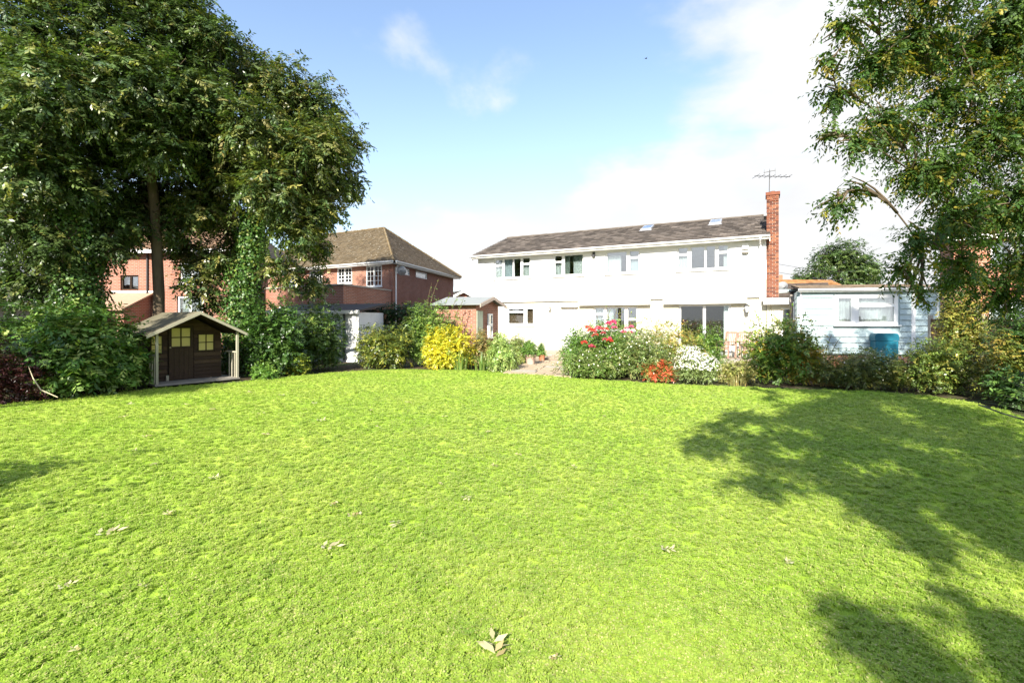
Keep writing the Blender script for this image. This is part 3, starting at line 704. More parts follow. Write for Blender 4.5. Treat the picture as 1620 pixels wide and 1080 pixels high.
MB().box(13.85, 14.38, .05, .84, 6.84, 6.97).build('chimney_cap', 'chimney_brick', ch)
MB().lathe([(.12, 0), (.10, .04), (.09, .10), (.10, .11)], 12, (14.11, .5, 6.97)).build('chimney_pot', 'chimney_brick_c', ch)
MB().box(13.78, 13.90, .05, .83, 6.0, 6.10).build('flashing', 'lead', ch)
ae = MB().tube([(13.98, .15, 6.6), (14.0, .15, 7.90)], .016, 6)
ae.bar((13.45, -.25, 7.62), (14.75, .45, 7.60), .022)
for k in range(7): t = k / 6; x, y = 13.5 + 1.2 * t, -.22 + .65 * t; l = .28 if k else .36; ae.bar((x - .4 * l, y + .8 * l, 7.615), (x + .4 * l, y - .8 * l, 7.615), .012)
ae.bar((13.78, .15, 7.82), (14.22, .15, 7.86), .02)
for k in range(3): ae.bar((13.8 + .2 * k, .15, 7.72), (13.8 + .2 * k, .15, 7.96), .012)
ae.build('aerial', 'dark_metal', ch)

# porch link with its own little tiled roof
MB().panel(HL + .45, 15.3, 0, 2.5, .02, .2, [(14.40, 14.98, .2, 2.2)]).build('porch_wall', 'render_cream', house)
MB().box(HL + .02, HL + .45, .02, .11, 0, 2.5).build('porch_wall', 'render_cream', house)
window(house, 14.40, 14.98, .2, 2.2, [(14.47, 14.91, .30, 2.13)], glass='glass_door', sill=False, name='porch_door')
MB().box(HL - .1, 15.2, -.34, -.06, 2.33, 2.44).build('porch_soffit', 'fascia', house)
MB().box(HL - .15, 15.25, -.38, .09, 2.46, 2.58).build('porch_fascia', 'upvc', house)
MB().box(14.35, 15.3, 1.5, 1.6, 0, 2.4).build('porch_back_wall', 'dark_interior', house)
pr = MB().hexa([(14.34, .10, 2.45), (16.3, .10, 2.45), (16.3, 3.0, 3.20), (14.34, 3.0, 3.20)], [(14.34, .10, 2.6), (16.3, .10, 2.6), (16.3, 3.0, 3.35), (14.34, 3.0, 3.35)]).build('porch_roof', 'tile_core', house)
tb = MB(); tiled_slope(tb, (14.34, .08, 2.60), (16.3, .08, 2.60), (14.34, 3.0, 3.36), (16.3, 3.0, 3.36), 9, .3, (.13, .105, .09), .25, rng)
o = tb.build('porch_tiles', 'tiles', pr); o['kind'] = 'stuff'
dh = MB().lathe([(.02, .10), (.14, .06), (.23, .0), (.235, .0), (.14, .075), (.02, .12)], 18).build('satellite_dish', 'dish', house, (14.50, 1.3, 3.12)); dh.rotation_euler = (R(105), 0, R(25))
MB().tube([(0, 0, .1), (0, -.02, .2), (0, .1, .3)], .012, 6).build('dish_arm', 'dark_metal', dh)

# ------------------------------------------------------------------ patio, steps, path
def loc2w(x, y): return (-1.826 + x * math.cos(HA) - y * math.sin(HA), 26.34 + x * math.sin(HA) + y * math.cos(HA))
pt = MB().box(.3, 14.9, -3.4, -.002, -.06, .165).build('patio', 'mortar', None, (-1.826, 26.34, 0), HA, kind='structure', label='raised paved patio along the white house', category='patio')
fm = [MB().box(-.29, .29, -.29, .29, 0, .03).mesh('flagstone', 'flag'), MB().box(-.29, .29, -.29, .29, 0, .035).mesh('flagstone', 'concrete')]
for i in range(24):
    for j in range(5):
        if i < 5 or i > 12 and j > 1: continue
        o = link('flagstone', fm[0 if rng.random() < .7 else 1], pt, (.6 + i * .605, -3.08 + j * .605, .165 + rng.uniform(-.004, .004)), rng.uniform(-.012, .012)); o.scale = (1, 1, 1)
for i in range(24): link('flagstone', fm[i % 2], pt, (.6 + i * .605, -3.08, .163), 0) if i < 5 else None
st = MB().box(4.5, 7.2, -3.95, -3.405, -.06, .075).build('garden_step', 'mortar', None, (-1.826, 26.34, 0), HA, kind='structure', label='low stone step up to the patio', category='step')
for i in range(4): link('flagstone', fm[0], st, (4.82 + i * .61, -3.68, .075 + rng.uniform(-.003, .003)), rng.uniform(-.01, .01))
A0, A1, B0, B1 = (-.30, 15.35), (1.75, 14.15), (.85, 20.2), (2.95, 19.2)
def pq(s, t):
    l = (A0[0] + (B0[0] - A0[0]) * t, A0[1] + (B0[1] - A0[1]) * t); r = (A1[0] + (B1[0] - A1[0]) * t, A1[1] + (B1[1] - A1[1]) * t)
    return (l[0] + (r[0] - l[0]) * s, l[1] + (r[1] - l[1]) * s)
path = MB().hexa([(*pq(0, 0), -.06), (*pq(1, 0), -.06), (*pq(1, 1), -.06), (*pq(0, 1), -.06)], [(*pq(0, 0), .012), (*pq(1, 0), .012), (*pq(1, 1), .012), (*pq(0, 1), .012)]).build('path', 'mortar', None, kind='structure', label='sandstone paved path from lawn to the patio step', category='path')
nr = 9
for j in range(nr):
    cuts = [0, .34 + rng.uniform(-.1, .1), .68 + rng.uniform(-.1, .08), 1]
    for i in range(3):
        s0, s1, t0, t1 = cuts[i] + .008, cuts[i + 1] - .008, j / nr + .003, (j + 1) / nr - .003
        h = .04 + rng.uniform(-.006, .008); k = rng.uniform(-.006, .006)
        b = [pq(s0, t0), pq(s1, t0), pq(s1, t1), pq(s0, t1)]
        MB().hexa([(*p, .0) for p in b], [(*b[0], h), (*b[1], h + k), (*b[2], h + k), (*b[3], h)]).build('flagstone', 'flag' if rng.random() < .8 else 'concrete', path)

# ------------------------------------------------------------------ pale blue boarded cabin
CA = R(-10.83)
cabin = thing('garden_cabin', 'pale blue weatherboarded garden cabin on a low brick plinth', 'cabin', (10.45, 17.5, 0), CA)
CW = 4.3; hole = (1.10, 3.10, 1.53, 2.60)
MB().panel(0, CW, .48, 2.74, 0, .12, [hole]).build('wall', 'siding', cabin)
MB().box(-.01, CW + .02, -.05, .14, -.05, .475).build('plinth', 'brick_dark', cabin)
MB().box(-.02, CW + .03, -.06, -.051, .44, .478).build('plinth_edge', 'dark_metal', cabin)
def lap(a, b, z, h=.196): return MB().prism([(-.046, z), (-.030, z), (-.001, z + h), (-.008, z + h), ], 'x', a, b)
for r_ in range(11):
    z = .50 + r_ * .2; za, zb = z, z + .2
    segs = [(0.02, 3.50), (3.62, CW - .02)]
    if zb > hole[2] - .05 and za < hole[3]: segs = [(.02, hole[0] - .05), (hole[1] + .05, 3.50), (3.62, CW - .02)]
    for a, b in segs: lap(a, b, z, min(.196, 2.70 - z)).build('board', 'siding', cabin)
MB().box(3.50, 3.62, -.045, -.001, .48, 2.70).build('cover_strip', 'upvc', cabin)
for a in (-.03, CW - .02): MB().box(a, a + .05, -.035, .0, .48, 2.70).build('corner_strip', 'upvc', cabin)
window(cabin, *hole, [(1.21, 1.63, 1.64, 2.48), (1.86, 2.98, 1.64, 2.17), (1.86, 2.98, 2.28, 2.48)], y=-.02, sill_out=.12, curtains=[(1.15, 3.05, 1.56, 2.57, 'curtain')])
SA = HA - CA + R(90)      # side walls run back parallel to the house ends
def side(s, off=0): return (off + math.cos(SA) * s, math.sin(SA) * s)
sw = MB().box(0, 3.6, .0, .12, .0, 2.75).build('side_wall', 'siding', cabin, (-.012, .0, 0), SA); sw.location = (.02, .02, 0)
for r_ in range(11):
    z = .50 + r_ * .2
    MB().prism([(.150, z), (.143, z), (.122, z + .196), (.128, z + .196)], 'x', 0, 3.5).build('board', 'siding', sw)
MB().box(1.1, 1.7, .155, .18, 1.7, 2.4).build('side_window', 'upvc', sw)
MB().box(1.17, 1.63, .178, .19, 1.77, 2.33).build('pane', 'glass', sw)
MB().box(0, 3.6, -.12, 0, 0, 2.75).build('side_wall', 'siding', cabin, (CW - .03, .02, 0), SA)
MB().box(-.8, CW, 3.2, 3.3, 0, 3.0).build('back_wall', 'siding', cabin)
MB().box(.2, CW - .2, 1.6, 1.65, .4, 2.7).build('interior_wall', 'dark_interior', cabin)
e0, e1, k0, k1 = (-.14, -.2), (CW + .12, -.2), side(3.7, -.14), side(3.7, CW + .12)
cr = MB().hexa([(*e0, 2.78), (*e1, 2.78), (*k1, 3.10), (*k0, 3.10)], [(*e0, 2.84), (*e1, 2.84), (*k1, 3.16), (*k0, 3.16)]).build('roof', 'tile_core', cabin)
tb = MB(); tiled_slope(tb, (*e0, 2.845), (*e1, 2.845), (*k0, 3.17), (*k1, 3.17), 12, .3, (.20, .155, .115), .22, rng, lift=.02)
o = tb.build('roof_tiles', 'tiles', cr); o['kind'] = 'stuff'
MB().box(-.13, CW + .12, -.19, -.16, 2.70, 2.80).build('fascia', 'upvc', cabin)
MB().prism([(-.27, 2.81), (-.265, 2.755), (-.23, 2.735), (-.2, 2.755), (-.195, 2.81)], 'x', -.16, CW + .14).build('gutter', 'upvc', cabin)
MB().box(-.13, CW + .12, -.158, -.001, 2.72, 2.735).build('soffit', 'fascia', cabin)

# teal plastic box in front of the cabin
tbx = thing('storage_box', 'teal blue plastic box with rounded top against the boarded cabin', 'box', (10.45 + 2.2 * math.cos(CA) + .42 * math.sin(CA), 17.5 + 2.2 * math.sin(CA) - .42 * math.cos(CA), 0), CA)
rp = [(0, .02), (.68, .02), (.70, .90)]
def rrect(w, z0, z1, r): return [(0, z0), (w, z0), (w, z1 - r)] + [(w - r + r * math.cos(a), z1 - r + r * math.sin(a)) for a in (R(22), R(45), R(67), R(90))] + [(r + r * math.cos(a), z1 - r + r * math.sin(a)) for a in (R(90), R(113), R(135), R(158), R(180))]
MB().prism(rrect(.70, -.05, .98, .03), 'y', 0, .34).build('body', 'teal', tbx)
MB().prism([(x - .015, z) for x, z in rrect(.73, .99, 1.24, .10)], 'y', -.015, .352).build('lid', 'teal', tbx)
for z in (.45, .72): MB().box(.03, .67, -.014, -.001, z, z + .03).build('rib', 'teal', tbx)

# ------------------------------------------------------------------ red brick neighbour on the left
BA = R(-28.844)
bh = thing('brick_house', 'red brick house with mossy hipped roof and white cottage windows', 'house', (-6.9, 28, 0), BA)
BW = [(-9.6, -8.35, 3.95, 4.94), (-7.18, -5.95, 3.95, 4.94), (-4.59, -3.31, 3.95, 4.94), (-2.13, -.85, 3.68, 4.94)]
MB().panel(-14, 0, 0, 5.0, 0, .25, BW).build('wall', 'brick', bh)
for a, b, c, e in BW:
    m = (a + b) / 2
    window(bh, a, b, c, e, [(a + .07, m - .04, c + .07, e - .07), (m + .04, b - .07, c + .07, e - .07)], bars=(2, 4), y=.02, curtains=[(a + .05, a + .35, c, e, 'curtain')])
SDA = math.atan2(.96, -.28)
SWN = [(.52, 2.32, 4.46, 4.86), (3.24, 5.14, 4.46, 4.86)]
sw = MB().panel(.02, 10.4, 0, 5.0, .004, .25, SWN).build('side_wall', 'brick_dark', bh, (0, 0, 0), SDA)  # darker brick than the front paints this wall's shade into its colour
for a, b, c, e in SWN: window(bh, a, b, c, e, [(a + .08, b - .08, c + .07, e - .07)], y=.03, rz=SDA, sill=False)
MB().panel(-16.7, -2.9, 0, 5.0, 9.75, 9.98, []).build('back_wall', 'brick', bh)
MB().box(-13.5, -3.2, 4.0, 4.1, 0, 5).build('interior_wall', 'dark_interior', bh)
FR, FL_, BR_, BL_, AP, RL = (.42, -.42, 5.06), (-14.4, -.42, 5.06), (-2.42, 10.4, 5.06), (-17.2, 10.4, 5.06), (-5.46, 4.99, 8.34), (-13.0, 4.99, 8.34)
br = MB().quad(FL_, FR, AP, RL).quad(FR, BR_, AP).quad(BR_, BL_, RL, AP).quad(BL_, FL_, RL).quad(FL_, BL_, BR_, FR).build('roof', 'tile_core', bh)
tb = MB(); tiled_slope(tb, FL_, FR, RL, AP, 30, .17, (.165, .130, .085), .25, rng, lift=.04); tiled_slope(tb, FR, BR_, AP, AP, 30, .17, (.15, .12, .09), .25, rng, lift=.04)  # right slope's tiles are coloured darker to stand for its shade
o = tb.build('roof_tiles', 'tiles_moss', br); o['kind'] = 'stuff'
hp = MB()
for p, q in ((FR, AP), (BR_, AP), (AP, RL)):
    p, q = Vector(p), Vector(q); n_ = int((q - p).length / .3)
    hp.tube([p.lerp(q, i / n_) + Vector((0, 0, .03 + .012 * (i % 2))) for i in range(n_ + 1)], .075, 7)
hp.t = [(.20, .15, .085)] * len(hp.v); hp.build('hip_tiles', 'tiles_moss', br)
MB().box(-14.4, .36, -.40, -.37, 4.92, 5.09).build('fascia', 'fascia', bh)
MB().box(-14.4, .2, -.365, -.002, 4.93, 4.95).build('soffit', 'fascia', bh)
MB().prism([(-.51, 5.07), (-.50, 5.01), (-.46, 4.99), (-.41, 5.01), (-.405, 5.07)], 'x', -14.4, .42).build('gutter', 'upvc', bh)
MB().box(-.4, 10.9, -.40, -.37, 4.92, 5.09).build('side_fascia', 'fascia', bh, (0, 0, 0), SDA)
MB().prism([(-.51, 5.07), (-.50, 5.01), (-.46, 4.99), (-.41, 5.01), (-.405, 5.07)], 'x', -.5, 10.9).build('side_gutter', 'upvc', bh, (0, 0, 0), SDA)
MB().box(-.3, 10.7, -.365, -.002, 4.93, 4.95).build('side_soffit', 'fascia', bh, (0, 0, 0), SDA)
MB().tube([(.2, -.42, 5.0), (.2, -.1, 4.75), (.2, -.1, 0)], .045, 8).build('downpipe', 'upvc', bh, (0, 0, 0), SDA)
MB().box(-5.42, -5.18, -.08, -.001, 4.66, 4.92).build('alarm_box', 'yellow_box', bh)
dh = MB().lathe([(.02, .10), (.16, .06), (.27, .0), (.275, .0), (.16, .075), (.02, .12)], 18).build('satellite_dish', 'dish', bh, (.45, .25, 4.55)); dh.rotation_euler = (R(100), 0, R(30))
MB().tube([(0, .0, .10), (0, .0, .28)], .02, 6).build('dish_arm', 'dark_metal', dh)
ex = [(-.1, -.03), (-6, -.03), (-4.6, -4.8), (1.3, -4.8)]
MB().prism(ex[::-1], 'z', 0, 3.36).build('flat_extension', 'brick', bh)
MB().prism([(-.06, -.03), (-6.05, -.03), (-4.66, -4.87), (1.38, -4.87)][::-1], 'z', 3.363, 3.44).build('coping', 'concrete', bh)
window(bh, -3.4, -1.2, 1.2, 2.4, [(-3.3, -2.35, 1.3, 2.3), (-2.25, -1.3, 1.3, 2.3)], y=-4.86, th=.04, sill=False)

# low white outbuilding, brick summerhouse, small gables behind
ws = thing('white_outbuilding', 'low white painted brick outbuilding with dark sloping roof behind trees', 'outbuilding', (-6.35, 20.0, 0), R(-12))
MB().box(-4.2, 0, 0, 2.2, -.05, 2.02).build('wall', 'white_shed', ws)
MB().hexa([(-4.3, -.14, 2.03), (.12, -.14, 2.03), (.12, 2.3, 2.35), (-4.3, 2.3, 2.35)], [(-4.3, -.14, 2.11), (.12, -.14, 2.11), (.12, 2.3, 2.45), (-4.3, 2.3, 2.45)]).build('roof', 'tile_core', ws)
MB().box(-4.3, .12, -.165, -.145, 1.96, 2.10).build('fascia', 'fascia', ws)
MB().tube([(-.62, -.06, 0), (-.62, -.06, 1.95)], .05, 8).build('downpipe', 'dark_metal', ws)
MB().panel(-2.6, -1.2, .9, 1.8, -.03, -.001, [(-2.5, -1.95, 1, 1.7), (-1.85, -1.3, 1, 1.7)]).build('window', 'upvc', ws)

sh = thing('brick_summerhouse', 'small brick summerhouse with grey felt gable roof beside the white house', 'summerhouse', (-1.38, 18.5, 0), R(67.2))
GW, GD = 2.05, 1.75
gp2 = [(.02, -.05), (GW, -.05), (GW, 2.30), (GW / 2, 2.56), (.02, 2.30)]
def gable_panel(y0, y1, nm, mt): return MB().prism(gp2, 'y', y0, y1).build(nm, mt, sh)
gable_panel(0, .1, 'gable_wall', 'brick'); gable_panel(GD - .1, GD, 'gable_wall', 'brick')
MB().box(.025, .12, .101, GD - .101, -.05, 2.3).build('side_wall', 'brick', sh); MB().box(GW - .12, GW - .005, .101, GD - .101, -.05, 2.3).build('side_wall', 'brick', sh)
window(sh, 1.0, 1.42, 1.0, 1.95, [(1.06, 1.36, 1.06, 1.46), (1.06, 1.36, 1.54, 1.89)], y=-.05, th=.045)
MB().box(.05, .55, -.03, -.002, -.04, 2.05).build('door', plain('sage_door', (.36, .40, .30), .6), sh)
for sx in (0, 1):
    xa, xb = ((-.22, GW / 2), (GW + .22, GW / 2))[sx]
    MB().hexa([(xa, -.28, 2.27), (xb, -.28, 2.60), (xb, GD + .15, 2.60), (xa, GD + .15, 2.27)], [(xa, -.28, 2.315), (xb, -.28, 2.645), (xb, GD + .15, 2.645), (xa, GD + .15, 2.315)]).build('roof', 'felt_grey', sh)
    MB().hexa([(xa, -.305, 2.17), (xb, -.305, 2.50), (xb, -.283, 2.50), (xa, -.283, 2.17)], [(xa, -.305, 2.30), (xb, -.305, 2.63), (xb, -.283, 2.63), (xa, -.283, 2.30)]).build('bargeboard', plain('pale_barge', (.50, .40, .33), .7), sh)

def far_gable(name, label, loc, rz, w, dp, ez, rz_, wallm, tilec, matn, group=None, rows=12):
    h = thing(name, label, 'house', loc, rz, group)
    MB().prism([(0, 0), (w, 0), (w, ez), (w / 2, rz_ - .05), (0, ez)], 'y', 0, .2).build('gable_wall', wallm, h)
    MB().prism([(0, 0), (w, 0), (w, ez), (w / 2, rz_ - .05), (0, ez)], 'y', dp - .2, dp).build('gable_wall', wallm, h)
    for a in (.01, w - .21): MB().box(a, a + .2, .2, dp - .2, 0, ez).build('side_wall', wallm, h)
    r = MB().hexa([(-.3, -.3, ez - .1), (w / 2, -.3, rz_), (w / 2, dp + .3, rz_), (-.3, dp + .3, ez - .1)], [(-.3, -.3, ez), (w / 2, -.3, rz_ + .1), (w / 2, dp + .3, rz_ + .1), (-.3, dp + .3, ez)])
    r.hexa([(w + .3, -.3, ez - .1), (w / 2, -.3, rz_), (w / 2, dp + .3, rz_), (w + .3, dp + .3, ez - .1)], [(w + .3, -.3, ez), (w / 2, -.3, rz_ + .1), (w / 2, dp + .3, rz_ + .1), (w + .3, dp + .3, ez)])
    r = r.build('roof', 'tile_core', h); t = MB()
    tiled_slope(t, (-.32, dp + .3, ez), (-.32, -.3, ez), (w / 2, dp + .3, rz_ + .11), (w / 2, -.3, rz_ + .11), rows, .3, tilec, .2, rng)
    tiled_slope(t, (w + .32, -.3, ez), (w + .32, dp + .3, ez), (w / 2, -.3, rz_ + .11), (w / 2, dp + .3, rz_ + .11), rows, .3, tilec, .2, rng)
    o = t.build('roof_tiles', matn, r); o['kind'] = 'stuff'
    for s in (0, 1):
        xa, xb = ((-.3, w / 2), (w + .3, w / 2))[s]
        MB().hexa([(xa, -.34, ez - .22), (xb, -.34, rz_ - .12), (xb, -.31, rz_ - .12), (xa, -.31, ez - .22)], [(xa, -.34, ez + .02), (xb, -.34, rz_ + .12), (xb, -.31, rz_ + .12), (xa, -.31, ez + .02)]).build('bargeboard', 'fascia', h)
    return h
far_gable('distant_house', 'distant low gable with white bargeboards behind the brick summerhouse', (-6.6, 45, 0), R(25), 4.2, 7, 3.3, 4.4, 'brick_orange', (.12, .11, .10), 'tiles')
bg_ = far_gable('distant_bungalow', 'distant bungalow with orange tiled roof behind the cabin', (28.6, 40.5, 0), R(90 + 8), 5.5, 8.5, 3.9, 5.15, 'brick_orange', (.42, .22, .10), 'tiles_orange')
MB().box(2.5, 3.0, 4.6, 5.1, 4.9, 5.65).build('chimney', 'brick_orange', bg_)

# orange brick house far left, pale garage, right-hand house
lh_ = thing('neighbour_house', 'orange brick house glimpsed between the left tree trunks', 'house', (-21.0, 24.4, 0), R(-3))
LW = [(1.3, 2.25, 3.2, 3.95), (4.25, 5.6, 1.1, 2.9), (4.4, 5.6, 3.5, 4.6)]
MB().panel(0, 7.0, 0, 5.2, 0, .25, LW).build('wall', 'brick', lh_)
window(lh_, *LW[0], [(1.37, 1.75, 3.27, 3.88), (1.82, 2.18, 3.27, 3.88)], frame='play_trim', sill=False)
for w in LW[1:]: m = (w[0] + w[1]) / 2; window(lh_, *w, [(w[0] + .08, m - .04, w[2] + .08, w[3] - .08), (m + .04, w[1] - .08, w[2] + .08, w[3] - .08)], curtains=[(w[0], w[1], w[2], w[3], 'curtain')])
MB().box(6.75, 7, .25, 3.4, 0, 5.2).box(0, .25, .25, 3.4, 0, 5.2).build('side_wall', 'brick', lh_)
MB().box(.25, 6.75, 2.9, 3.0, 0, 5.2).build('interior_wall', 'dark_interior', lh_)
lr = MB().quad((-.4, -.4, 5.15), (7.4, -.4, 5.15), (5.2, 3.2, 7.6), (2, 3.2, 7.6)).quad((7.4, -.4, 5.15), (7.4, 6, 5.15), (5.2, 3.2, 7.6)).quad((-.4, -.4, 5.15), (2, 3.2, 7.6), (-.4, 6, 5.15)).quad((-.4, 6, 5.15), (2, 3.2, 7.6), (5.2, 3.2, 7.6), (7.4, 6, 5.15)).build('roof', 'tile_core', lh_)
tb = MB(); tiled_slope(tb, (-.4, -.4, 5.16), (7.4, -.4, 5.16), (2, 3.2, 7.62), (5.2, 3.2, 7.62), 18, .25, (.27, .17, .11), .2, rng); o = tb.build('roof_tiles', 'tiles', lr); o['kind'] = 'stuff'
MB().box(-.4, 7.4, -.42, -.40, 5.0, 5.18).build('fascia', 'fascia', lh_)
MB().tube([(2.75, -.06, 0), (2.75, -.06, 5.0)], .04, 8).build('downpipe', 'dark_metal', lh_)
MB().prism([(-.001, 0), (-1.6, 0), (-1.6, 2.15), (-.001, 2.9)], 'x', 1.0, 2.9).build('porch', 'brick', lh_)
MB().hexa([(.85, -1.85, 2.14), (3.05, -1.85, 2.14), (3.05, -.004, 2.98), (.85, -.004, 2.98)], [(.85, -1.85, 2.22), (3.05, -1.85, 2.22), (3.05, -.004, 3.06), (.85, -.004, 3.06)]).build('porch_roof', plain('porch_tile', (.34, .22, .15), .9), lh_)
MB().box(.85, 3.05, -.03, -.002, 3.07, 3.16).build('porch_flashing', 'fascia', lh_)

far_gable('pale_garage', 'pale rendered garage glimpsed through shrubs at far left', (-24.3, 19.5, 0), R(-20), 4.0, 4, 2.3, 3.5, 'render_pale', (.27, .25, .23), 'tiles')

rh = thing('right_brick_house', 'orange brick house behind the overhanging tree at right edge', 'house', (19.0, 20.8, 0), R(-34))
RW = [(1.15, 2.75, 3.95, 4.95), (1.1, 2.9, 1.45, 2.5), (4.3, 6.0, 3.95, 4.95), (4.3, 6.0, 1.2, 2.5)]
MB().panel(0, 9, 0, 5.3, 0, .25, RW).build('wall', 'brick_orange', rh)
for a, b, c, e in RW:
    m = a + (b - a) * .4
    window(rh, a, b, c, e, [(a + .07, m - .04, c + .07, e - .07), (m + .04, b - .07, c + .07, e - .07)], curtains=[(a + .05, a + .4, c, e, 'curtain')])
MB().box(0.003, .25, .252, 3.5, 0, 5.3).build('side_wall', 'brick_orange', rh); MB().box(.3, 8.7, 3.2, 3.3, 0, 5.2).build('interior_wall', 'dark_interior', rh)
rr_ = MB().prism([(-.4, 5.25), (1.8, 6.5), (4.0, 5.25), (4.0, 5.18), (1.8, 6.4), (-.4, 5.18)], 'x', -.25, 9.2).build('roof', 'tile_core', rh)
tb = MB(); tiled_slope(tb, (-.27, -.45, 5.25), (9.2, -.45, 5.25), (-.27, 1.8, 6.52), (9.2, 1.8, 6.52), 9, .3, (.2, .13, .09), .2, rng); o = tb.build('roof_tiles', 'tiles', rr_); o['kind'] = 'stuff'
MB().box(-.25, 9.2, -.44, -.41, 5.05, 5.24).build('fascia', 'fascia', rh)

# ------------------------------------------------------------------ playhouse
PA = R(54)
ph = thing('playhouse', 'small dark wooden playhouse with yellow windows and pale veranda posts', 'playhouse', (-9.1, 12.3, 0), PA)
ph.scale = (1.06, 1.12, 1)
WY = .6; X0, X1 = .10, 1.76
MB().box(.0, 1.95, -.05, 2.1, .004, .05).build('deck', 'play_deck', ph)
MB().prism([(X0, .052), (X1, .052), (X1, 1.36), (.95, 1.84), (X0, 1.36)], 'y', WY + .02, WY + .05).build('front_wall', 'play_board', ph)
MB().prism([(X0, .052), (X1, .052), (X1, 1.36), (.95, 1.84), (X0, 1.36)], 'y', 2.0, 2.05).build('back_wall', 'play_board', ph)
for a in (X0, X1 - .03): MB().box(a, a + .03, WY + .051, 1.999, .052, 1.38).build('side_wall', 'play_board', ph)
DR = (.50, 1.07); WL = (.14, .36, .82, 1.26); WR = (1.20, 1.56, .84, 1.28)
def roofx(z): return (X0, X1) if z < 1.36 else (X0 + (.95 - X0) * (z - 1.36) / .48, X1 - (X1 - .95) * (z - 1.36) / .48)
for r_ in range(17):
    z = .055 + r_ * .104; a, b = roofx(z + .1)
    if b - a < .1: break
    segs = [(a, b)]
    def cut(segs, c, d_): return [s for (p, q) in segs for s in ((p, min(q, c)), (max(p, d_), q)) if s[1] - s[0] > .02]
    if z < 1.5: segs = cut(segs, DR[0] - .02, DR[1] + .02)
    if z + .1 > WL[2] - .03 and z < WL[3] + .03: segs = cut(segs, WL[0] - .03, WL[1] + .03); segs = cut(segs, WR[0] - .03, WR[1] + .03)
    for p, q in segs:
        MB().prism([(WY - .020, z), (WY + .018, z), (WY + .018, z + .096), (WY + .010, z + .096)], 'x', p, q).build('board', rng.choice(('play_board', 'play_board', 'play_board_b')), ph)
for sx in (0, 1):
    for r_ in range(12):
        z = .055 + r_ * .104; x = X0 if sx == 0 else X1; s = -1 if sx == 0 else 1
        MB().prism([(x + s * .02, z), (x + s * .001, z), (x + s * .001, z + .102), (x + s * .008, z + .102)], 'y', WY + .052, 2.04).build('board', 'play_board', ph)
dr = MB().panel(DR[0], DR[1], .052, 1.54, WY - .026, WY + .012, [(.57, 1.00, .97, 1.47)]).build('door', 'play_trim', ph)
for k in range(5): MB().box(DR[0] + .01 + k * .112, DR[0] + .115 + k * .112, WY - .036, WY - .027, .07, .92).build('door_plank', 'play_board', dr)
MB().box(.57, 1.00, WY + .001, WY + .006, .97, 1.47).build('door_window', 'play_yellow', dr)
MB().box(.772, .798, WY - .016, WY - .001, .97, 1.47).box(.57, .771, WY - .015, WY - .001, 1.205, 1.232).box(.799, 1.0, WY - .015, WY - .001, 1.205, 1.232).build('glazing_bars', 'play_trim', dr)
MB().lathe([(.018, 0), (.024, .02), (.012, .035)], 10, (.54, WY - .02, .93)).build('knob', 'cane', dr)
for w in (WL, WR):
    wo_ = MB().panel(w[0] - .03, w[1] + .03, w[2] - .03, w[3] + .03, WY - .015, WY + .012, [w]).build('window', 'play_trim', ph)
    MB().box(w[0], w[1], WY + .002, WY + .007, w[2], w[3]).build('window_board', 'play_yellow', wo_)
    mx_, mz_ = (w[0] + w[1]) / 2, (w[2] + w[3]) / 2
    g = MB().box(mx_ - .011, mx_ + .011, WY - .013, WY + .0, w[2], w[3]) if w is WR else MB()
    g.box(w[0], mx_ - .012, WY - .012, WY + .0, mz_ - .011, mz_ + .011).box(mx_ + .012, w[1], WY - .012, WY + .0, mz_ - .011, mz_ + .011).build('glazing_bars', 'play_trim', wo_)
for x in (.05, 1.90): MB().box(x - .026, x + .026, -.03, .022, .0, 1.36).build('post', 'play_post', ph)
MB().box(.44, .50, WY - .05, WY - .005, .052, .20).build('door_stop', 'play_post', ph)
for x in (.05, 1.90):
    MB().box(x - .025, x + .025, .023, WY - .006, .76, .80).build('rail', 'play_post', ph)
    for k in range(3): yb = .12 + k * .15; MB().box(x - .012, x + .012, yb, yb + .028, .05, .758).build('baluster', 'play_post', ph)
for sx in (0, 1):
    xa, za = ((-.20, 1.285), (2.10, 1.295))[sx]; xb, zb = .95, 1.90
    MB().hexa([(xa, -.12, za), (xb, -.12, zb), (xb, 2.25, zb), (xa, 2.25, za)], [(xa, -.12, za + .02), (xb, -.12, zb + .02), (xb, 2.25, zb + .02), (xa, 2.25, za + .02)]).build('roof_board', 'play_trim', ph)
    rm = MB(); nn = 10
    for i in range(nn):
        for j in range(14):
            def P_(a, b): t = a / nn; return (xa + (xb - xa) * t - (.02 if a == 0 and sx == 0 else 0) + (.02 if a == 0 and sx else 0), -.14 + 2.41 * b / 14, za + (zb - za) * t + .026 + .007 * math.sin(a * 1.9 + b * 1.1 + sx) * math.sin(b * .8))
            rm.quad(P_(i, j), P_(i + 1, j), P_(i + 1, j + 1), P_(i, j + 1))
    rm.build('roof_felt', 'felt', ph, smooth=True)
    MB().hexa([(xa, -.145, za - .05), (xb, -.145, zb - .05), (xb, -.123, zb - .05), (xa, -.123, za - .05)], [(xa, -.145, za + .03), (xb, -.145, zb + .03), (xb, -.123, zb + .03), (xa, -.123, za + .03)]).build('bargeboard', 'play_post', ph)

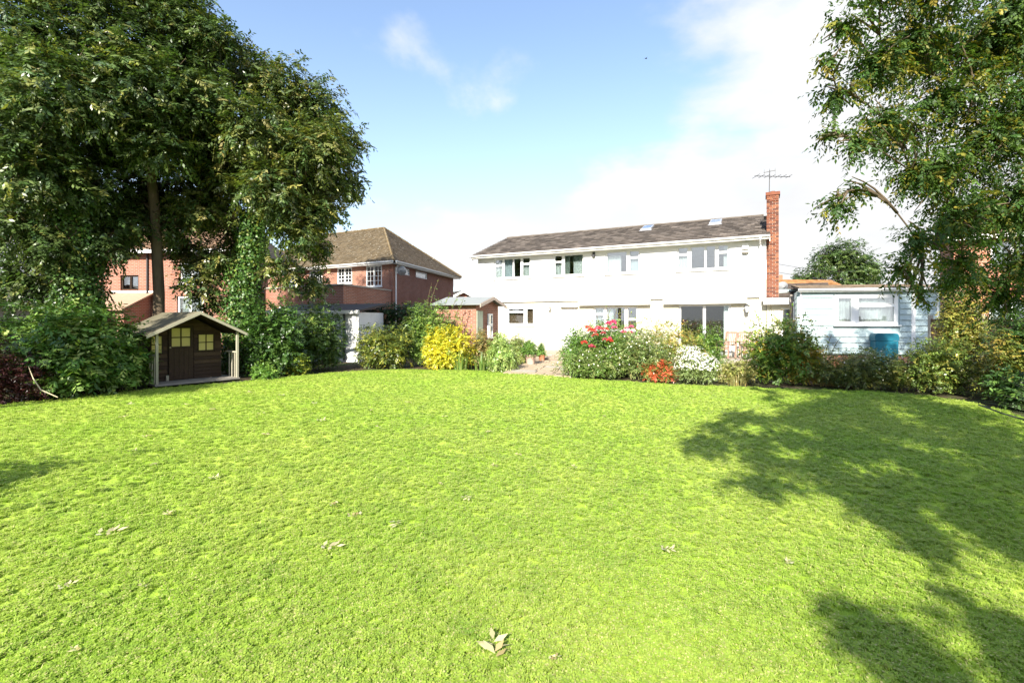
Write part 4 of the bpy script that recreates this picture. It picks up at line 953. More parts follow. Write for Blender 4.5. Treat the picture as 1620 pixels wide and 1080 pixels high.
# ------------------------------------------------------------------ fence on the right boundary
fa, fb = Vector((13.5, 15.6, 0)), Vector((12.0, 5.4, 0)); fd = (fb - fa); fl = fd.length; fang = math.atan2(fd.y, fd.x)
fence = thing('wooden_fence', 'brown wooden panel fence with concrete posts behind right hand shrubs', 'fence', tuple(fa), fang)
bmf = [MB().box(0, .128, -.009, .009, .12, 1.72 + k * .008).mesh('board', 'fence') for k in range(3)]
np_ = 5; pl = fl / np_
for k in range(np_ + 1): MB().box(k * pl - .05, k * pl + .05, -.05, .05, -.1, 1.85).build('concrete_post', 'concrete', fence)
for k in range(np_):
    MB().box(k * pl + .051, (k + 1) * pl - .051, -.02, .02, -.02, .118).build('gravel_board', 'concrete', fence)
    for z in (.4, 1.4): MB().box(k * pl + .052, (k + 1) * pl - .052, .010, .04, z, z + .06).build('rail', 'fence', fence)
    n_ = int((pl - .11) / .132)
    for i in range(n_): link('board', bmf[rng.randrange(3)], fence, (k * pl + .055 + i * .132, -.002 if i % 2 else -.012, rng.uniform(-.006, .006)))

# ------------------------------------------------------------------ garden chairs, pots
def chair(label, x, y, ang):
    wx, wy = loc2w(x, y); c = thing('garden_chair', label, 'chair', (wx, wy, .196), HA + ang, 'wooden chairs on the patio')
    for sx in (-.25, .25):
        MB().bar((sx, -.24, 0), (sx, -.24, .63), .05).build('leg', 'chair_wood', c)
        MB().bar((sx, .24, 0), (sx, .27, .44), .05).build('leg', 'chair_wood', c)
        MB().bar((sx, .27, .44), (sx, .40, 1.02), .045).build('back_post', 'chair_wood', c)
        MB().box(sx - .04, sx + .04, -.29, .30, .632, .66).build('armrest', 'chair_wood', c)
    for k in range(6): MB().box(-.222, .222, -.25 + k * .082, -.18 + k * .082, .40, .425).build('seat_slat', 'chair_wood', c)
    MB().bar((-.224, -.24, .36), (.224, -.24, .36), .03, .06).build('apron', 'chair_wood', c)
    MB().bar((-.224, .392, 1.0), (.224, .392, 1.0), .03, .08).build('top_rail', 'chair_wood', c)
    MB().bar((-.224, .29, .50), (.224, .29, .50), .03, .05).build('bottom_rail', 'chair_wood', c)
    for k in range(6): xx = -.185 + k * .074; MB().bar((xx, .297, .528), (xx, .385, .958), .04, .016).build('back_slat', 'chair_wood', c)
chair('pale wooden slatted garden chair on patio, nearer the sliding door', 12.45, -1.5, R(-30))
chair('pale wooden slatted garden chair on patio, nearer the downpipe', 13.25, -1.25, R(20))
def pot(label, x, y, z, r, h, mat):
    p = thing('plant_pot', label, 'pot', (x, y, z), 0, 'pots beside the path')
    MB().lathe([(r * .68, 0), (r * .95, h * .8), (r * .95, h * .82), (r * 1.06, h * .82), (r * 1.08, h), (r * .93, h), (r * .90, h * .86), (.01, h * .84)], 22).build('pot_body', mat, p, smooth=False)
    MB().lathe([(.01, h * .85), (r * .89, h * .88), (.005, h * .91)], 14).build('soil', 'soil', p)
pot('large chalky terracotta plant pot standing on the path', .70, 18.25, .04, .21, .36, 'pot_grey')
pot('small terracotta plant pot near the patio step', 1.22, 19.75, .04, .14, .24, 'terracotta')

# ------------------------------------------------------------------ trees
P_ASH = G(((.070, .115, .032), 5), ((.11, .155, .045), 4), ((.045, .085, .024), 3), ((.19, .20, .05), 1.3))
P_ASHY = G(((.095, .135, .038), 4), ((.15, .17, .045), 3), ((.055, .095, .026), 3), ((.23, .215, .06), 1))
P_IVY = G(((.05, .12, .02), 4), ((.09, .17, .03), 3), ((.16, .2, .035), .8))
A_BL = [(-7.74, 16, 9.56, 1.05), (-6.69, 16.5, 9.05, 1.08), (-5.75, 16.3, 7.79, .89), (-5.48, 16, 6.22, .75), (-6.08, 15, 6.92, 1.18), (-6.08, 15.5, 5.16, .73), (-6.58, 14.8, 4.33, .77), (-7.15, 14.4, 5.58, 1.13),
        (-7.77, 14.5, 7.5, 1.18), (-9.41, 16, 9.15, 1.25), (-10.1, 16.8, 7.32, 1.32), (-10.29, 16.4, 5.47, .96), (-9.11, 17, 10.5, .89), (-11.28, 16.6, 4.22, .74), (-6.5, 16.3, 4.13, .51), (-8.28, 17.6, 8.74, 1.38), (-8.61, 17.8, 5.8, 1.16), (-7.21, 17.8, 6.49, 1.16), (-8.9, 15.6, 6.4, 1.0), (-7.3, 15.5, 3.3, .7, .8), (-6.7, 16.4, 3.0, .6, .8), (-8.3, 17.2, 7.4, 1.9), (-6.9, 16.6, 7.4, 1.5), (-6.9, 16.2, 5.2, 1.1), (-9.9, 15.3, 5.2, .9), (-10.6, 17.2, 6.2, 1.3), (-9.6, 17, 4.4, .9), (-10.0, 15.5, 2.9, .75, .7), (-9.6, 15.9, 3.6, .7), (-10.3, 16.1, 3.6, .6), (-9.9, 16, 2.2, .5, .7)]
tree('ash_tree', 'broad dark green tree with ivy clad trunk right of the playhouse', [(-9.16, 16, 0), (-9.0, 16, 1.6), (-8.75, 16, 3.4), (-8.5, 16, 5.4), (-8.1, 16.2, 8.2)], [.30, .26, .23, .18, .08], A_BL, P_ASHY, 3, leaf=.14, dens=400, ivy=(0.05, 5.2, 12000, P_IVY), group='trees on the left side')
B_BL = [(-10.39, 15, 10.84, 1.37), (-10.41, 13.5, 8.34, 1.41), (-9.47, 14.2, 8.31, 1.23), (-9.12, 15, 10.41, .9), (-11.53, 14, 9.86, 1.46), (-10.1, 13.8, 6.68, 1.05), (-11.96, 15, 12.8, 1.96), (-10.49, 15, 12.41, 1.18), (-11.75, 15.5, 5.47, .91), (-13.18, 16, 7.68, 1.25), (-11.0, 16.5, 11.1, 1.51), (-12.4, 15.3, 4.42, .72), (-10.8, 15.3, 4.62, .68), (-12.4, 16.6, 9.0, 2.2), (-11.0, 16.0, 8.6, 1.8), (-12.2, 16.5, 6.2, 1.4), (-10.2, 15.4, 7.4, 1.2), (-13.4, 16.4, 5.2, 1.2)]
tree('tall_tree', 'tall dark green tree with slim bare trunk rising behind the playhouse', [(-10.98, 15, 0), (-10.95, 15, 2.5), (-11.0, 14.9, 5), (-11.2, 14.8, 8), (-11.2, 14.9, 11)], [.17, .15, .14, .11, .06], B_BL, P_ASH, 4, leaf=.135, dens=400, bark='bark', group='trees on the left side')
C_BL = [(-12.75, 13, 9.45, 1.53), (-11.42, 12.3, 7.42, 1.45), (-12.39, 12, 6.81, 1.25), (-12.25, 12.5, 5.56, 1.23), (-11.82, 13.5, 5.34, .97), (-13.2, 12.7, 4.37, 1.0), (-12.32, 13, 3.76, .78), (-15.35, 13.5, 8.86, 1.76, .6), (-15.35, 13.5, 6.22, 1.59, .6), (-12, 13.5, 11.51, 1.59, .7), (-13.76, 13.5, 11.69, 1.59, .7),
        (-13.53, 13.8, 2.89, .83), (-14.42, 13.7, 2.88, .9), (-11.55, 13.8, 3.79, .65), (-12.17, 13.3, 2.85, .52), (-14.22, 14.9, 9.22, 1.75, .6), (-13.8, 14.6, 6.2, 1.7), (-12.6, 14.8, 7.6, 1.5), (-13.2, 14.6, 4.3, 1.2), (-14.6, 14.4, 4.4, 1.3), (-11.4, 14.2, 4.5, .7), (-13.0, 13.2, 8.0, 1.3), (-12.7, 14.0, 3.3, .7), (-12.3, 13.9, 2.5, .6), (-13.4, 14.2, 2.2, .8)]
tree('ivy_tree', 'large green tree with ivy covered trunk at far left above the laurel', [(-12.1, 13.6, 0), (-12.1, 13.6, 2.5), (-12.3, 13.5, 5), (-12.5, 13.4, 7.5), (-12.8, 13.4, 10.5)], [.28, .25, .22, .16, .07], C_BL, P_ASH, 5, leaf=.13, dens=400, ivy=(.05, 6.0, 12000, P_IVY), group='trees on the left side')
P_LOC = G(((.045, .095, .02), 5), ((.075, .13, .022), 4), ((.17, .17, .025), 1.6), ((.26, .21, .03), .7))
D_VIS = [(4.12, 6, 5.35, .31), (3.94, 6, 4.92, .19), (4.17, 6.2, 4.59, .29), (4.0, 6.1, 4.04, .19), (4.74, 6.3, 5.04, .43), (4.78, 6.2, 4.26, .41), (4.2, 5.9, 3.87, .26), (4.02, 6, 3.12, .24), (4.24, 6, 3.32, .17), (5.19, 6.3, 3.64, .36), (5.44, 6.5, 5.49, .53), (5.95, 6.6, 4.77, .66), (6.67, 6.8, 5.49, .71), (6.37, 6.5, 4.13, .68), (5.51, 6.2, 3.69, .45), (5.86, 6.4, 3.09, .52), (5.19, 6.2, 2.72, .36), (4.9, 6.1, 2.35, .27), (6.47, 6.6, 3.22, .55), (7.07, 6.8, 2.46, .46), (6.13, 6.6, 2.53, .4), (6.61, 6.4, 5.85, .67), (5.35, 6.2, 6.04, .65), (6.73, 6.2, 4.59, .73), (6.94, 6.4, 3.42, .75), (4.63, 6, 5.9, .47), (5.14, 6.1, 2.03, .14)]
# the rest of the same crown reaches back over the photographer; it throws the shade on the lawn
spots = [(2.72, 6.7, .42), (4.08, 8.44, .5), (4.07, 7.07, .45), (2.61, 5.12, .35), (3.49, 5.56, .5), (4.73, 6.7, .6), (3.41, 4.58, .4), (3.21, 3.89, .32), (4.48, 5.12, .5), (4.34, 4.3, .45), (6.57, 6.7, .75), (5.91, 7.5, .7), (3.85, 3.67, .4), (5.74, 5.56, .6), (6.36, 9.2, .8), (8.12, 9.4, .9), (5.0, 6.0, .5), (7.4, 8.0, .8), (5.3, 8.3, .5), (1.94, 2.8, .2), (2.05, 2.6, .2), (2.0, 2.36, .2), (2.7, 2.86, .22), (2.62, 2.55, .22), (2.45, 2.3, .25), (3.3, 2.6, .3), (3.0, 2.2, .3), (3.4, 6.9, .4), (3.3, 7.7, .35), (4.8, 8.2, .5), (5.6, 9.1, .6), (3.1, 6.0, .35), (4.2, 6.3, .45), (3.9, 5.05, .4), (6.9, 9.9, .7), (4.0, 4.15, .35), (5.2, 5.2, .45), (3.3, 4.3, .3), (5.0, 7.3, .5), (6.2, 8.2, .6)]
D_OVER = []
kx, ky, tn = to_sun.x / to_sun.z, to_sun.y / to_sun.z, 1
for i, (gx, gy, r) in enumerate(spots):
    h = 4.4 + .5 * math.sin(i * 2.3) + max(0, gy - 7) * .45; D_OVER.append((round(gx + kx * h, 2), round(gy + ky * h, 2), round(h, 2), r, .75))
D_VIS += [(x_, y_, z_, r_, .75) for x_, y_, z_, r_ in ((9.0, 6.4, 8.2, .7), (8.2, 6.0, 7.8, .6), (10.2, 6.8, 8.8, .8), (9.6, 6.0, 7.4, .7), (11.2, 6.4, 8.2, .8), (10.6, 7.2, 7.6, .7), (8.6, 6.6, 9.2, .6), (9.8, 6.4, 9.8, .7), (11.4, 6.8, 9.2, .7), (7.6, 6.2, 8.6, .5), (8.9, 6.2, 7.2, .6), (10.0, 6.4, 7.2, .6), (10.8, 6.0, 9.6, .6))] + [(7.4, 7.0, 4.6, .8), (7.6, 6.9, 3.2, .8), (6.0, 7.0, 5.6, .7), (5.5, 6.9, 4.4, .5), (7.4, 6.9, 5.8, .8), (6.2, 7.0, 3.7, .5), (7.3, 7.2, 2.1, .5), (5.0, 6.5, 5.2, .45), (6.6, 7.2, 2.3, .4)]
tree('overhanging_tree', 'tree with small yellowing leaflets overhanging the lawn from right edge', [(9.3, 6.7, 0), (9.2, 6.7, 1.6), (8.9, 6.7, 3.0), (8.3, 6.6, 4.4), (7.8, 6.5, 6.2)], [.2, .17, .14, .10, .05], D_VIS, P_LOC, 6, leaf=.064, ratio=.42, dens=950, per=11, droop=.4, spray_len=.24, mat='leaf_thin', bark='bark', limb_r=.032, twigs=6, shell=.25)
tree('shade_tree', 'leafy tree behind the viewpoint whose shade falls on the lawn', [(6.6, -3.2, 0), (6.5, -3.2, 2.2), (6.0, -2.8, 3.6), (5.0, -2.0, 4.6)], [.24, .2, .15, .08], D_OVER, P_LOC, 7, leaf=.085, ratio=.5, dens=1150, per=11, droop=.4, spray_len=.24, mat='leaf_thin', bark='bark_pale', limb_r=.05, twigs=6, shell=.25)
tree('roadside_tree', 'distant bushy green tree behind the orange roofed bungalow', [(33.5, 50, 0), (33.5, 50, 4.5), (33.8, 50, 7)], [.3, .25, .1], [(34.4, 50, 8.4, 2.1), (33.0, 50.5, 8.2, 1.6), (36.2, 50, 7.2, 1.9), (31.6, 50, 6.5, 1.3), (30.0, 50, 6.0, 1.1), (34.5, 49.5, 6.2, 2.2), (37.2, 50.5, 5.9, 1.6)], G(((.07, .12, .03), 4), ((.11, .155, .04), 3), ((.045, .08, .02), 3)), 8, leaf=.22, dens=150, spray_len=.6)
tree('side_tree', 'leafy tree beyond the left edge shading the playhouse', [(-11.6, 4.6, 0), (-11.6, 4.6, 2.5), (-11.3, 4.8, 5.0)], [.18, .15, .07], [(-10.6, 5.3, 4.6, .8), (-11.6, 5.0, 5.4, .9), (-10.9, 4.2, 5.3, .7), (-12.2, 5.6, 4.6, .8), (-10.2, 6.3, 3.9, .6), (-11.1, 6.4, 4.3, .6), (-11.2, 7.3, 5.6, .6), (-10.9, 8.0, 5.2, .5), (-11.6, 7.7, 6.0, .6), (-11.9, 6.9, 5.2, .6)], P_ASH, 9, leaf=.12, dens=200, group='trees on the left side')

# ------------------------------------------------------------------ hedge and shrubs
def hedge(name, label, x, y, lx, ly, h, pal, seed, n):
    r = np.random.default_rng(seed); root = thing(name, label, 'hedge', (x, y, 0)); L_ = []
    for i in range(10):
        for j in range(4):
            c = np.array([-lx / 2 + lx * (i + .5) / 10, 0, h * (j + .5) / 4 * .97])
            L_.append(sprays(r, c, np.array([lx / 10, ly / 2, h / 6.5]), n, 8, .09, .5, pal, .15, .22, .6))
    A = cat(L_); link('foliage', leaf_mesh('foliage', *A, 'leaf_gloss'), root)
    s = MB()
    for i in range(7): limb(s, (-lx / 2 + lx * (i + .5) / 7, 0, -.05), (-lx / 2 + lx * (i + .5) / 7, 0, h * .8), .03, .01, r)
    s.build('stems', 'stem', root)
hedge('clipped_hedge', 'tall dark green clipped hedge below the brick house', -5.6, 22.6, 3.0, 1.0, 2.5, G(((.03, .075, .018), 4), ((.05, .10, .022), 2)), 21, 90)

def brighter(p, k): return [(tuple(min(.8, v * k) for v in c), w) for c, w in p]
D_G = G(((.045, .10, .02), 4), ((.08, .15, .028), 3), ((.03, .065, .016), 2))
M_G = G(((.09, .17, .03), 4), ((.14, .22, .04), 3), ((.05, .10, .02), 2))
Y_G = G(((.55, .47, .035), 5), ((.42, .42, .04), 3), ((.25, .30, .035), 1.5))
MOT = G(((.11, .14, .025), 4), ((.24, .24, .04), 2.5), ((.06, .09, .02), 3))
PALE = G(((.20, .27, .07), 4), ((.13, .20, .05), 3), ((.32, .36, .13), 1.5))
ORG = G(((.22, .20, .045), 4), ((.32, .21, .05), 2), ((.14, .18, .035), 3))
BRN = G(((.22, .16, .06), 3), ((.15, .15, .045), 3), ((.27, .20, .09), 1))
M_G, PALE, ORG, BRN, MOT, Y_G = (brighter(p, k) for p, k in ((M_G, 1.45), (PALE, 1.5), (ORG, 1.55), (BRN, 1.5), (MOT, 1.3), (Y_G, 1.12)))
shrub('berberis_bush', 'dark purple red bush at the far left lawn edge', -10.75, 9.9, 1.0, .9, 1.35, G(((.055, .018, .018), 4), ((.09, .028, .022), 2), ((.04, .03, .015), 1)), 31, leaf=.045, n=1500, lumps=11, spray_len=.22)
shrub('laurel_bush', 'large glossy leaved laurel bush left of the playhouse', -10.1, 11.2, 1.35, 1.1, 2.02, G(((.09, .18, .03), 4), ((.16, .25, .05), 3), ((.05, .12, .02), 2), ((.27, .33, .09), 1)), 32, leaf=.14, ratio=.45, n=1000, lumps=13, per=7, spray_len=.26, mat='leaf_gloss')
shrub('laurel_bush', 'smaller glossy laurel bush tucked against the playhouse side', -9.75, 12.35, .6, .55, 1.6, G(((.09, .18, .03), 4), ((.17, .26, .05), 3)), 33, leaf=.11, ratio=.45, n=380, lumps=7, per=7, spray_len=.24, mat='leaf_gloss')
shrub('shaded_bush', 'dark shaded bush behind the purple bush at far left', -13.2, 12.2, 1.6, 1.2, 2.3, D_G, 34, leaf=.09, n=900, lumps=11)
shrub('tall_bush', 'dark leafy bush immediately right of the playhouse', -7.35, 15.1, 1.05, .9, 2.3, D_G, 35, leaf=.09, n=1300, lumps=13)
shrub('lilac_bush', 'mid green bush with airy top left of the white outbuilding wall', -6.75, 16.9, .95, .8, 2.35, brighter(G(((.07, .12, .028), 4), ((.05, .09, .02), 3), ((.15, .19, .04), 1)), 1.4), 36, leaf=.085, n=1000, lumps=11)
shrub('yellow_leaved_bush', 'low bush with yellow green leaves at the lawn edge under dark shrubs', -6.75, 15.25, .5, .45, .66, brighter(G(((.3, .32, .04), 3), ((.16, .22, .03), 3)), 1.4), 37, leaf=.065, n=330, lumps=7)
shrub('fern_clump', 'low bright green clump beside the right playhouse post', -7.15, 13.95, .42, .35, .42, M_G, 38, leaf=.06, n=300, lumps=6)
shrub('mottled_bush', 'rounded olive green bush with yellow mottling before the hedge', -4.65, 17.6, 1.05, .85, 1.5, MOT, 39, leaf=.075, n=1250, lumps=13)
shrub('climbing_bush', 'tall loose green bush with arching shoots beside the brick summerhouse', -2.9, 18.1, 1.05, .6, 2.35, brighter(G(((.13, .20, .04), 4), ((.08, .14, .028), 3), ((.2, .25, .06), 1.4)), 1.4), 40, leaf=.07, n=1200, lumps=11, cane=[(-.35, 0, 3.1, .25), (-.3, .1, 3.25, .45), (.5, -.1, 2.75, .5), (.2, 0, 2.7, .4), (.8, -.1, 2.5, .3)])
shrub('golden_bush', 'bright yellow rounded bush at the lawn edge', -2.3, 17.15, .95, .75, 1.46, Y_G, 41, leaf=.075, n=1250, lumps=13)
shrub('russet_bush', 'brownish green bush below the summerhouse window', -1.02, 17.55, .58, .5, 1.28, BRN, 42, leaf=.06, n=600, lumps=8)
shrub('variegated_bush', 'pale variegated trailing bush left of the path', -.35, 16.3, .56, .5, 1.27, PALE, 43, leaf=.075, ratio=.3, n=800, lumps=9, droop=.5)
shrub('feathery_bush', 'feathery yellow green bush behind the terracotta pots', .20, 18.9, .62, .45, 1.2, brighter(G(((.20, .22, .06), 4), ((.12, .16, .04), 3)), 1.4), 44, leaf=.07, ratio=.28, n=620, lumps=8, droop=.35)
shrub('potted_fern', 'drooping green plant growing in the large chalky pot', .70, 18.25, .32, .3, .62, M_G, 45, leaf=.08, ratio=.3, n=230, lumps=5, droop=.5, z0=.34, category='plant', stems=3)
shrub('potted_herb', 'small bushy plant growing in the small terracotta pot', 1.22, 19.75, .2, .2, .5, M_G, 46, leaf=.06, n=140, lumps=4, z0=.24, category='plant', stems=3)
shrub('box_bush', 'clipped green bush on the right side of the path', 2.25, 16.5, .58, .5, 1.46, brighter(G(((.10, .19, .035), 4), ((.15, .24, .05), 2), ((.06, .12, .025), 2)), 1.4), 47, leaf=.055, n=900, lumps=9)
rr = random.Random(3)
hd = [(-.75 + .17 * k + rr.uniform(-.1, .1), -.62 - rr.uniform(-.05, .15), 1.02 + rr.uniform(-.16, .2), rr.uniform(.07, .12), ((.62, .07, .05), (.66, .10, .16))[k % 2]) for k in range(5)]
hd += [(-.55 + rr.uniform(-.35, .45), -.5 - rr.uniform(0, .2), 1.35 + rr.uniform(-.1, .14), rr.uniform(.07, .12), ((.70, .12, .17), (.66, .08, .05))[k % 2]) for k in range(7)]
hd += [(.15 + rr.uniform(-.25, .6), -.55 - rr.uniform(0, .15), 1.2 + rr.uniform(-.35, .35), rr.uniform(.05, .09), (.72, .12, .24)) for k in range(6)]
hd += [(.12, -.4, 1.60, .12, (.75, .06, .16)), (-.02, -.4, 1.57, .10, (.75, .08, .20))]
shrub('rose_bush', 'green bush with clusters of red and pink flowers', 3.0, 15.4, 1.2, .85, 1.62, M_G, 48, leaf=.065, n=1500, lumps=13, heads=hd)
shrub('tall_rose', 'tall wispy rose shoots in front of the ground floor window', 3.75, 17.6, .75, .5, 1.5, brighter(G(((.14, .19, .04), 3), ((.2, .22, .06), 2)), 1.4), 49, leaf=.06, n=420, lumps=7, cane=[(-.5, 0, 2.0, -.2), (-.3, 0, 2.15, .1), (-.1, 0, 2.2, .2), (.1, .1, 2.1, .1), (.3, 0, 2.0, .3), (.5, 0, 1.85, .3), (-.2, .1, 2.25, -.1), (0, -.1, 2.0, .25)])
WF = G(((.78, .77, .72), 4), ((.72, .70, .55), 1))
shrub('white_flowered_bush', 'low green bush dotted with small white flowers at the path edge', 2.45, 14.35, 1.0, .55, .85, brighter(G(((.14, .19, .05), 3), ((.09, .15, .03), 3), ((.22, .23, .09), 1)), 1.4), 50, leaf=.05, n=1000, lumps=11, flowers=(WF, 42, .028, .1, .95))
shrub('daisy_bush', 'grey green bush with loose white flowers in mid border', 3.95, 14.2, .95, .65, 1.32, brighter(G(((.15, .19, .06), 3), ((.10, .15, .04), 3), ((.24, .24, .09), 1)), 1.4), 51, leaf=.05, n=1000, lumps=11, flowers=(WF, 60, .026, .4, 1.0))
shrub('amber_bush', 'amber and olive leaved bush below the sliding door', 4.95, 15.3, 1.45, .85, 1.72, ORG, 52, leaf=.055, n=1300, lumps=12)
shrub('white_blossom_bush', 'dense mound of white blossom at the lawn edge', 5.05, 13.25, .62, .5, .92, brighter(G(((.20, .25, .10), 3), ((.15, .20, .06), 2)), 1.4), 53, leaf=.045, n=600, lumps=9, flowers=(WF, 900, .026, .08, 1.0))
shrub('red_leaved_plant', 'low plant with orange red leaves in front of the flower border', 4.2, 13.55, .46, .36, .52, brighter(G(((.10, .14, .03), 3), ((.42, .09, .04), 3), ((.35, .14, .04), 1)), 1.4), 54, leaf=.06, n=330, lumps=7)
shrub('evergreen_bush', 'fresh green pointed bush left of the garden chairs', 6.3, 15.6, .6, .5, 1.5, M_G, 55, leaf=.07, ratio=.35, n=600, lumps=8)
shrub('fruiting_bush', 'bushy green and gold shrub in front of the porch door', 7.4, 13.3, .98, .75, 1.72, brighter(G(((.10, .18, .03), 4), ((.17, .22, .035), 3), ((.30, .22, .035), 1.6), ((.06, .11, .02), 2)), 1.4), 56, leaf=.075, n=1250, lumps=13, cane=[(-.5, 0, 2.15, -.3), (-.2, 0, 2.2, -.1), (.2, 0, 2.1, .1), (.5, 0, 2.0, .2)])
shrub('golden_tinged_bush', 'orange tinged bush to the right of the green and gold shrub', 7.95, 13.1, .5, .45, 1.3, brighter(G(((.32, .22, .04), 3), ((.18, .2, .04), 3), ((.36, .14, .03), .8)), 1.4), 57, leaf=.065, n=520, lumps=8)
shrub('catmint_mound', 'low dry yellowish mound between white blossom and the gold shrub', 6.1, 13.3, .55, .4, .62, brighter(G(((.27, .25, .09), 3), ((.18, .2, .05), 2)), 1.4), 58, leaf=.05, n=430, lumps=8)
shrub('bronze_mound', 'bronze brown grassy mound beside the cabin border', 8.45, 12.75, .42, .35, .6, brighter(G(((.32, .22, .08), 3), ((.22, .17, .05), 2)), 1.4), 59, leaf=.08, ratio=.15, n=420, lumps=6, droop=.5)
shrub('spreading_bush', 'wide low olive bush with tiny white flowers below the cabin', 9.05, 12.3, 1.2, .65, .92, brighter(G(((.10, .13, .03), 4), ((.19, .19, .04), 2), ((.06, .085, .02), 2)), 1.4), 60, leaf=.055, n=1300, lumps=13, flowers=(WF, 40, .022, .2, 1.0))
shrub('wispy_bush', 'thin wispy shoots standing before the cabin wall', 8.9, 13.9, .4, .3, .9, brighter(G(((.16, .18, .05), 3), ((.25, .2, .08), 1)), 1.4), 61, leaf=.055, n=160, lumps=5, cane=[(-.1, 0, 1.35, -.1), (.1, 0, 1.3, .2), (.25, 0, 1.2, .3)])
shrub('tall_gold_bush', 'tall narrow golden green bush at the cabin corner', 11.45, 12.3, .6, .55, 2.85, brighter(G(((.20, .19, .04), 4), ((.12, .15, .03), 3), ((.30, .24, .05), 1)), 1.4), 62, leaf=.065, n=1150, lumps=12)
shrub('border_bush', 'green bush with bare stems at the lawn corner under the tree', 10.2, 11.6, .75, .6, 1.25, brighter(G(((.11, .16, .03), 4), ((.2, .2, .04), 2), ((.06, .09, .02), 2)), 1.4), 63, leaf=.06, n=850, lumps=10)
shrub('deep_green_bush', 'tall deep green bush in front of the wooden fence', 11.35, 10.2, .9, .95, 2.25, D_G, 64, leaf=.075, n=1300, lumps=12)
shrub('gold_fleck_bush', 'gold flecked bush between lawn corner and fence', 10.55, 10.35, .6, .55, 1.45, brighter(G(((.14, .16, .03), 3), ((.27, .21, .04), 2), ((.06, .09, .02), 2)), 1.4), 65, leaf=.06, n=650, lumps=9)
shrub('glossy_border_plant', 'low glossy leaved plant with white flowers by the right lawn edge', 9.95, 9.2, .55, .6, .75, D_G, 66, leaf=.10, ratio=.42, n=340, lumps=8, mat='leaf_gloss', flowers=(WF, 14, .04, .3, 1.0))
shrub('edge_bush', 'dark bush at the right edge of the picture beside the stones', 10.5, 8.3, .75, .8, 1.7, D_G, 67, leaf=.08, n=700, lumps=10)
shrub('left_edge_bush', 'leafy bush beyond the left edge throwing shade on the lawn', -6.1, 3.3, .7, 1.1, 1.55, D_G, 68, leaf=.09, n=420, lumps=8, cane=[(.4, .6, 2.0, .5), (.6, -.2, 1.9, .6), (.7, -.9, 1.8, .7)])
IR = G(((.16, .26, .05), 3), ((.25, .31, .08), 2), ((.10, .18, .035), 2))
strap_clump('iris_clump', 'upright sword leaved iris clump right of the yellow bush', -1.72, 16.55, 60, .72, .034, IR, 71, .34, .35)
strap_clump('iris_clump', 'spiky iris clump nearest the variegated bush', -.98, 16.5, 55, .66, .034, IR, 72, .32, .4)
strap_clump('pampas_tuft', 'arching grey green strap leaved tuft at the right lawn edge', 8.45, 7.45, 120, .95, .016, G(((.20, .27, .11), 3), ((.30, .34, .17), 2)), 73, .16, 1.0)
strap_clump('dry_grass_tuft', 'thin dry grass tuft at lawn edge below white blossom', 5.9, 12.75, 90, .34, .008, G(((.38, .30, .12), 3), ((.25, .25, .08), 2)), 74, .28, .6)

# ------------------------------------------------------------------ small things on and round the lawn
hs = [(6.55, 5.62, .02), (6.75, 5.50, .035), (7.0, 5.50, .05), (7.3, 5.56, .06), (7.6, 5.52, .05), (7.9, 5.42, .04), (8.4, 5.3, .03)]
MB().tube(hs, [.008, .012, .016, .018, .018, .018, .018], 7).build('garden_hose', 'hose', None, smooth=True, label='brown hose lying across the lawn at right edge', category='hose')
lp_ = [(8.75, 8.85, .10), (8.45, 8.75, .16), (8.22, 8.45, .20), (8.2, 8.1, .14), (8.3, 7.75, .08), (8.42, 7.5, .05)]
MB().tube(lp_, .013, 7).build('bent_cable', 'hose_dark', None, smooth=True, label='dark bent cable looping over the right lawn edge', category='cable')
ed = thing('edging_stones', 'flat grey stones set in the right border', 'stones', (9.25, 8.3, 0), R(20))
for k, (a, b, w, h) in enumerate(((0, 0, .42, .28), (.1, -.5, .4, .26), (.15, -1.0, .45, .3))):
    MB().hexa([(a - w / 2, b - h / 2, -.05), (a + w / 2, b - h / 2 + .04, -.05), (a + w / 2 - .03, b + h / 2, -.05), (a - w / 2 + .04, b + h / 2, -.05)], [(a - w / 2, b - h / 2, .06), (a + w / 2, b - h / 2 + .04, .05), (a + w / 2 - .03, b + h / 2, .065), (a - w / 2 + .04, b + h / 2, .055)]).build('stone', 'concrete', ed)
MB().tube([(-9.95, 9.95, .75), (-9.8, 9.9, .5), (-9.6, 9.85, .28), (-9.3, 9.9, .12)], [.006, .01, .011, .008], 6).build('bare_twig', 'cane', None, label='pale bare twig arching from the laurel to the lawn', category='twig')
# fallen leaves: compound leaf sprays lying on the grass
fl_spots = [(-1.4, 3.55, 1.3), (-.08, 2.36, 1.5), (-1.3, 4.14, 1), (-.97, 4.01, 1.1), (-3.23, 3.75, 1.5), (-2.93, 4.12, .8), (-1.58, 4.39, .8), (-.46, 4.53, 1), (-2.83, 3.01, .8), (-2.21, 2.46, .5), (-.71, 4.93, .6), (1.09, 3.54, .9), (.71, 5.44, .9), (-2.03, 9.71, 1.2), (.08, 6.08, .9), (-3.21, 7.93, 1.3), (-2.05, 7.47, 1), (-5.27, 7.07, 1.2), (-3.6, 7.07, 1.1), (-3.21, 5.12, .9), (-2.3, 3.03, .5), (-6.47, 9.71, 1.3), (.19, 2.39, .5), (1.9, 3.3, .6), (-4.4, 8.6, 1.2), (-5.6, 9.1, 1.2), (-6.8, 8.4, 1.2), (-7.6, 9.6, 1.2), (-4.8, 6.2, 1), (-1.2, 8.4, 1), (-2.6, 8.8, 1.1), (-3.9, 9.6, 1.1), (.6, 9.5, 1), (-.4, 7.2, .9), (1.6, 8.4, .9), (-5.0, 10.6, 1.2), (-6.1, 11.3, 1.2), (-4.2, 5.6, .8), (-.2, 5.5, .8)]
protos = []
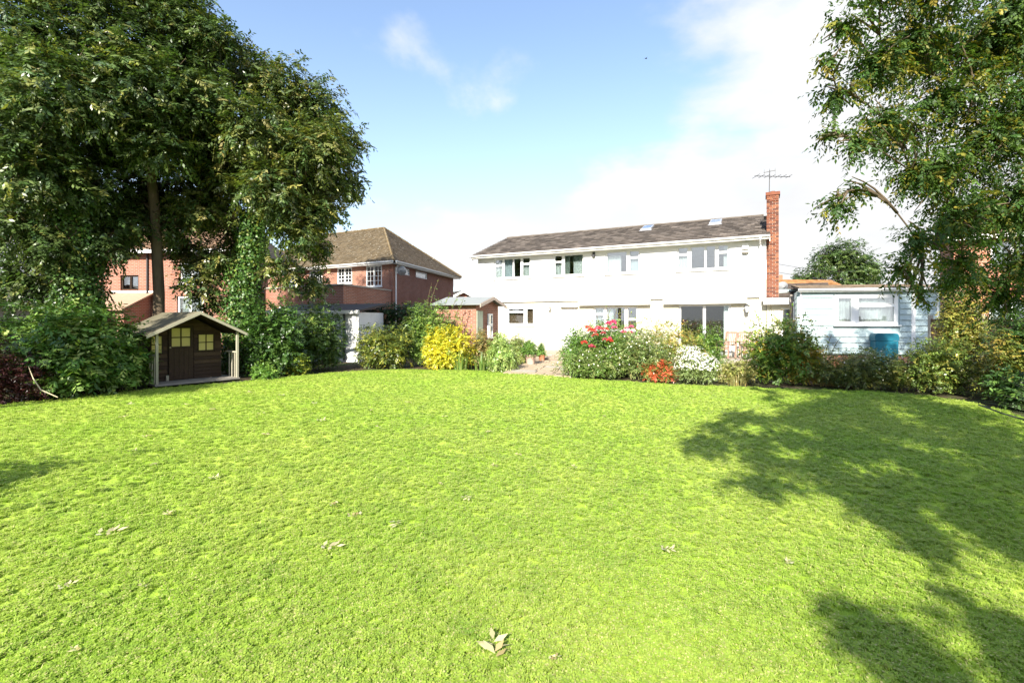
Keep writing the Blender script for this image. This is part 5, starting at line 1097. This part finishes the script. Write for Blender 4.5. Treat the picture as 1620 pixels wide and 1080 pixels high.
for k in range(4):
    rk = np.random.default_rng(90 + k); n_ = 7 + k % 2
    P = []; Ax = []
    for i in range(n_):
        s = 1 if i % 2 else -1; t = i / n_
        P.append((t * .11, 0, .004 + rk.uniform(0, .006))); Ax.append((.45 + rk.uniform(-.5, .5), s * (.8 if i < n_ - 1 else .05) * rk.uniform(.5, 1.2), rk.uniform(-.05, .5)))
    ln = rk.uniform(.05, .075, n_)
    protos.append(leaf_mesh('fallen_leaf', np.array(P), np.array(Ax), np.tile([0, 0, 1.], (n_, 1)) + rk.normal(size=(n_, 3)) * .25, ln, ln * .42, pick(rk, G(((.52, .47, .27), 3), ((.44, .35, .16), 1), ((.56, .53, .36), 1)), n_), 'petal'))
for k, (x, y, s) in enumerate(fl_spots):
    o = link('fallen_leaf', protos[k % 4], None, (x, y, lawn_z(x, y) + .036), k * 1.7, label={1: 'large pale dry leaf on the grass nearest the bottom edge', 4: 'long pale dry leaf lying farthest left in the foreground grass', 12: 'single dry leaf in the middle of the lawn toward the path'}.get(k, 'small pale dry leaf scattered among others on the lawn'), category='leaf', group='dry leaves scattered on the lawn'); o.scale = (s * .9, s * .9, s * .6)

# overhead cables and a bird
for k, (a, b, l_) in enumerate((((15.5, 30, 5.35), (48, 60, 9.3), 'upper thin black overhead cable above the bungalow'), ((15.5, 30, 4.85), (48, 60, 8.2), 'lower thin black overhead cable above the bungalow'))):
    a, b = Vector(a), Vector(b)
    MB().tube([a.lerp(b, t / 12) - Vector((0, 0, 1.1 * math.sin(math.pi * t / 12))) for t in range(13)], .014, 5).build('overhead_cable', 'dark_metal', None, label=l_, category='cable', group='overhead cables')
bd = thing('flying_bird', 'tiny dark bird flying high in front of the white cloud', 'bird', (16.6, 60, 34.1), R(30))
MB().tube([(-.16, 0, .0), (-.10, 0, .01), (0, 0, .0), (.12, 0, .02), (.19, 0, .04), (.23, 0, .035)], [.01, .04, .06, .045, .03, .006], 8).build('body', 'dark_metal', bd, smooth=True)
for s in (-1, 1): MB().hexa([(-.05, s * .04, .02), (.07, s * .04, .02), (.04, s * .22, .10), (-.02, s * .36, .06)], [(-.05, s * .04, .03), (.07, s * .04, .03), (.04, s * .22, .108), (-.02, s * .36, .066)]).build('wing', 'dark_metal', bd)
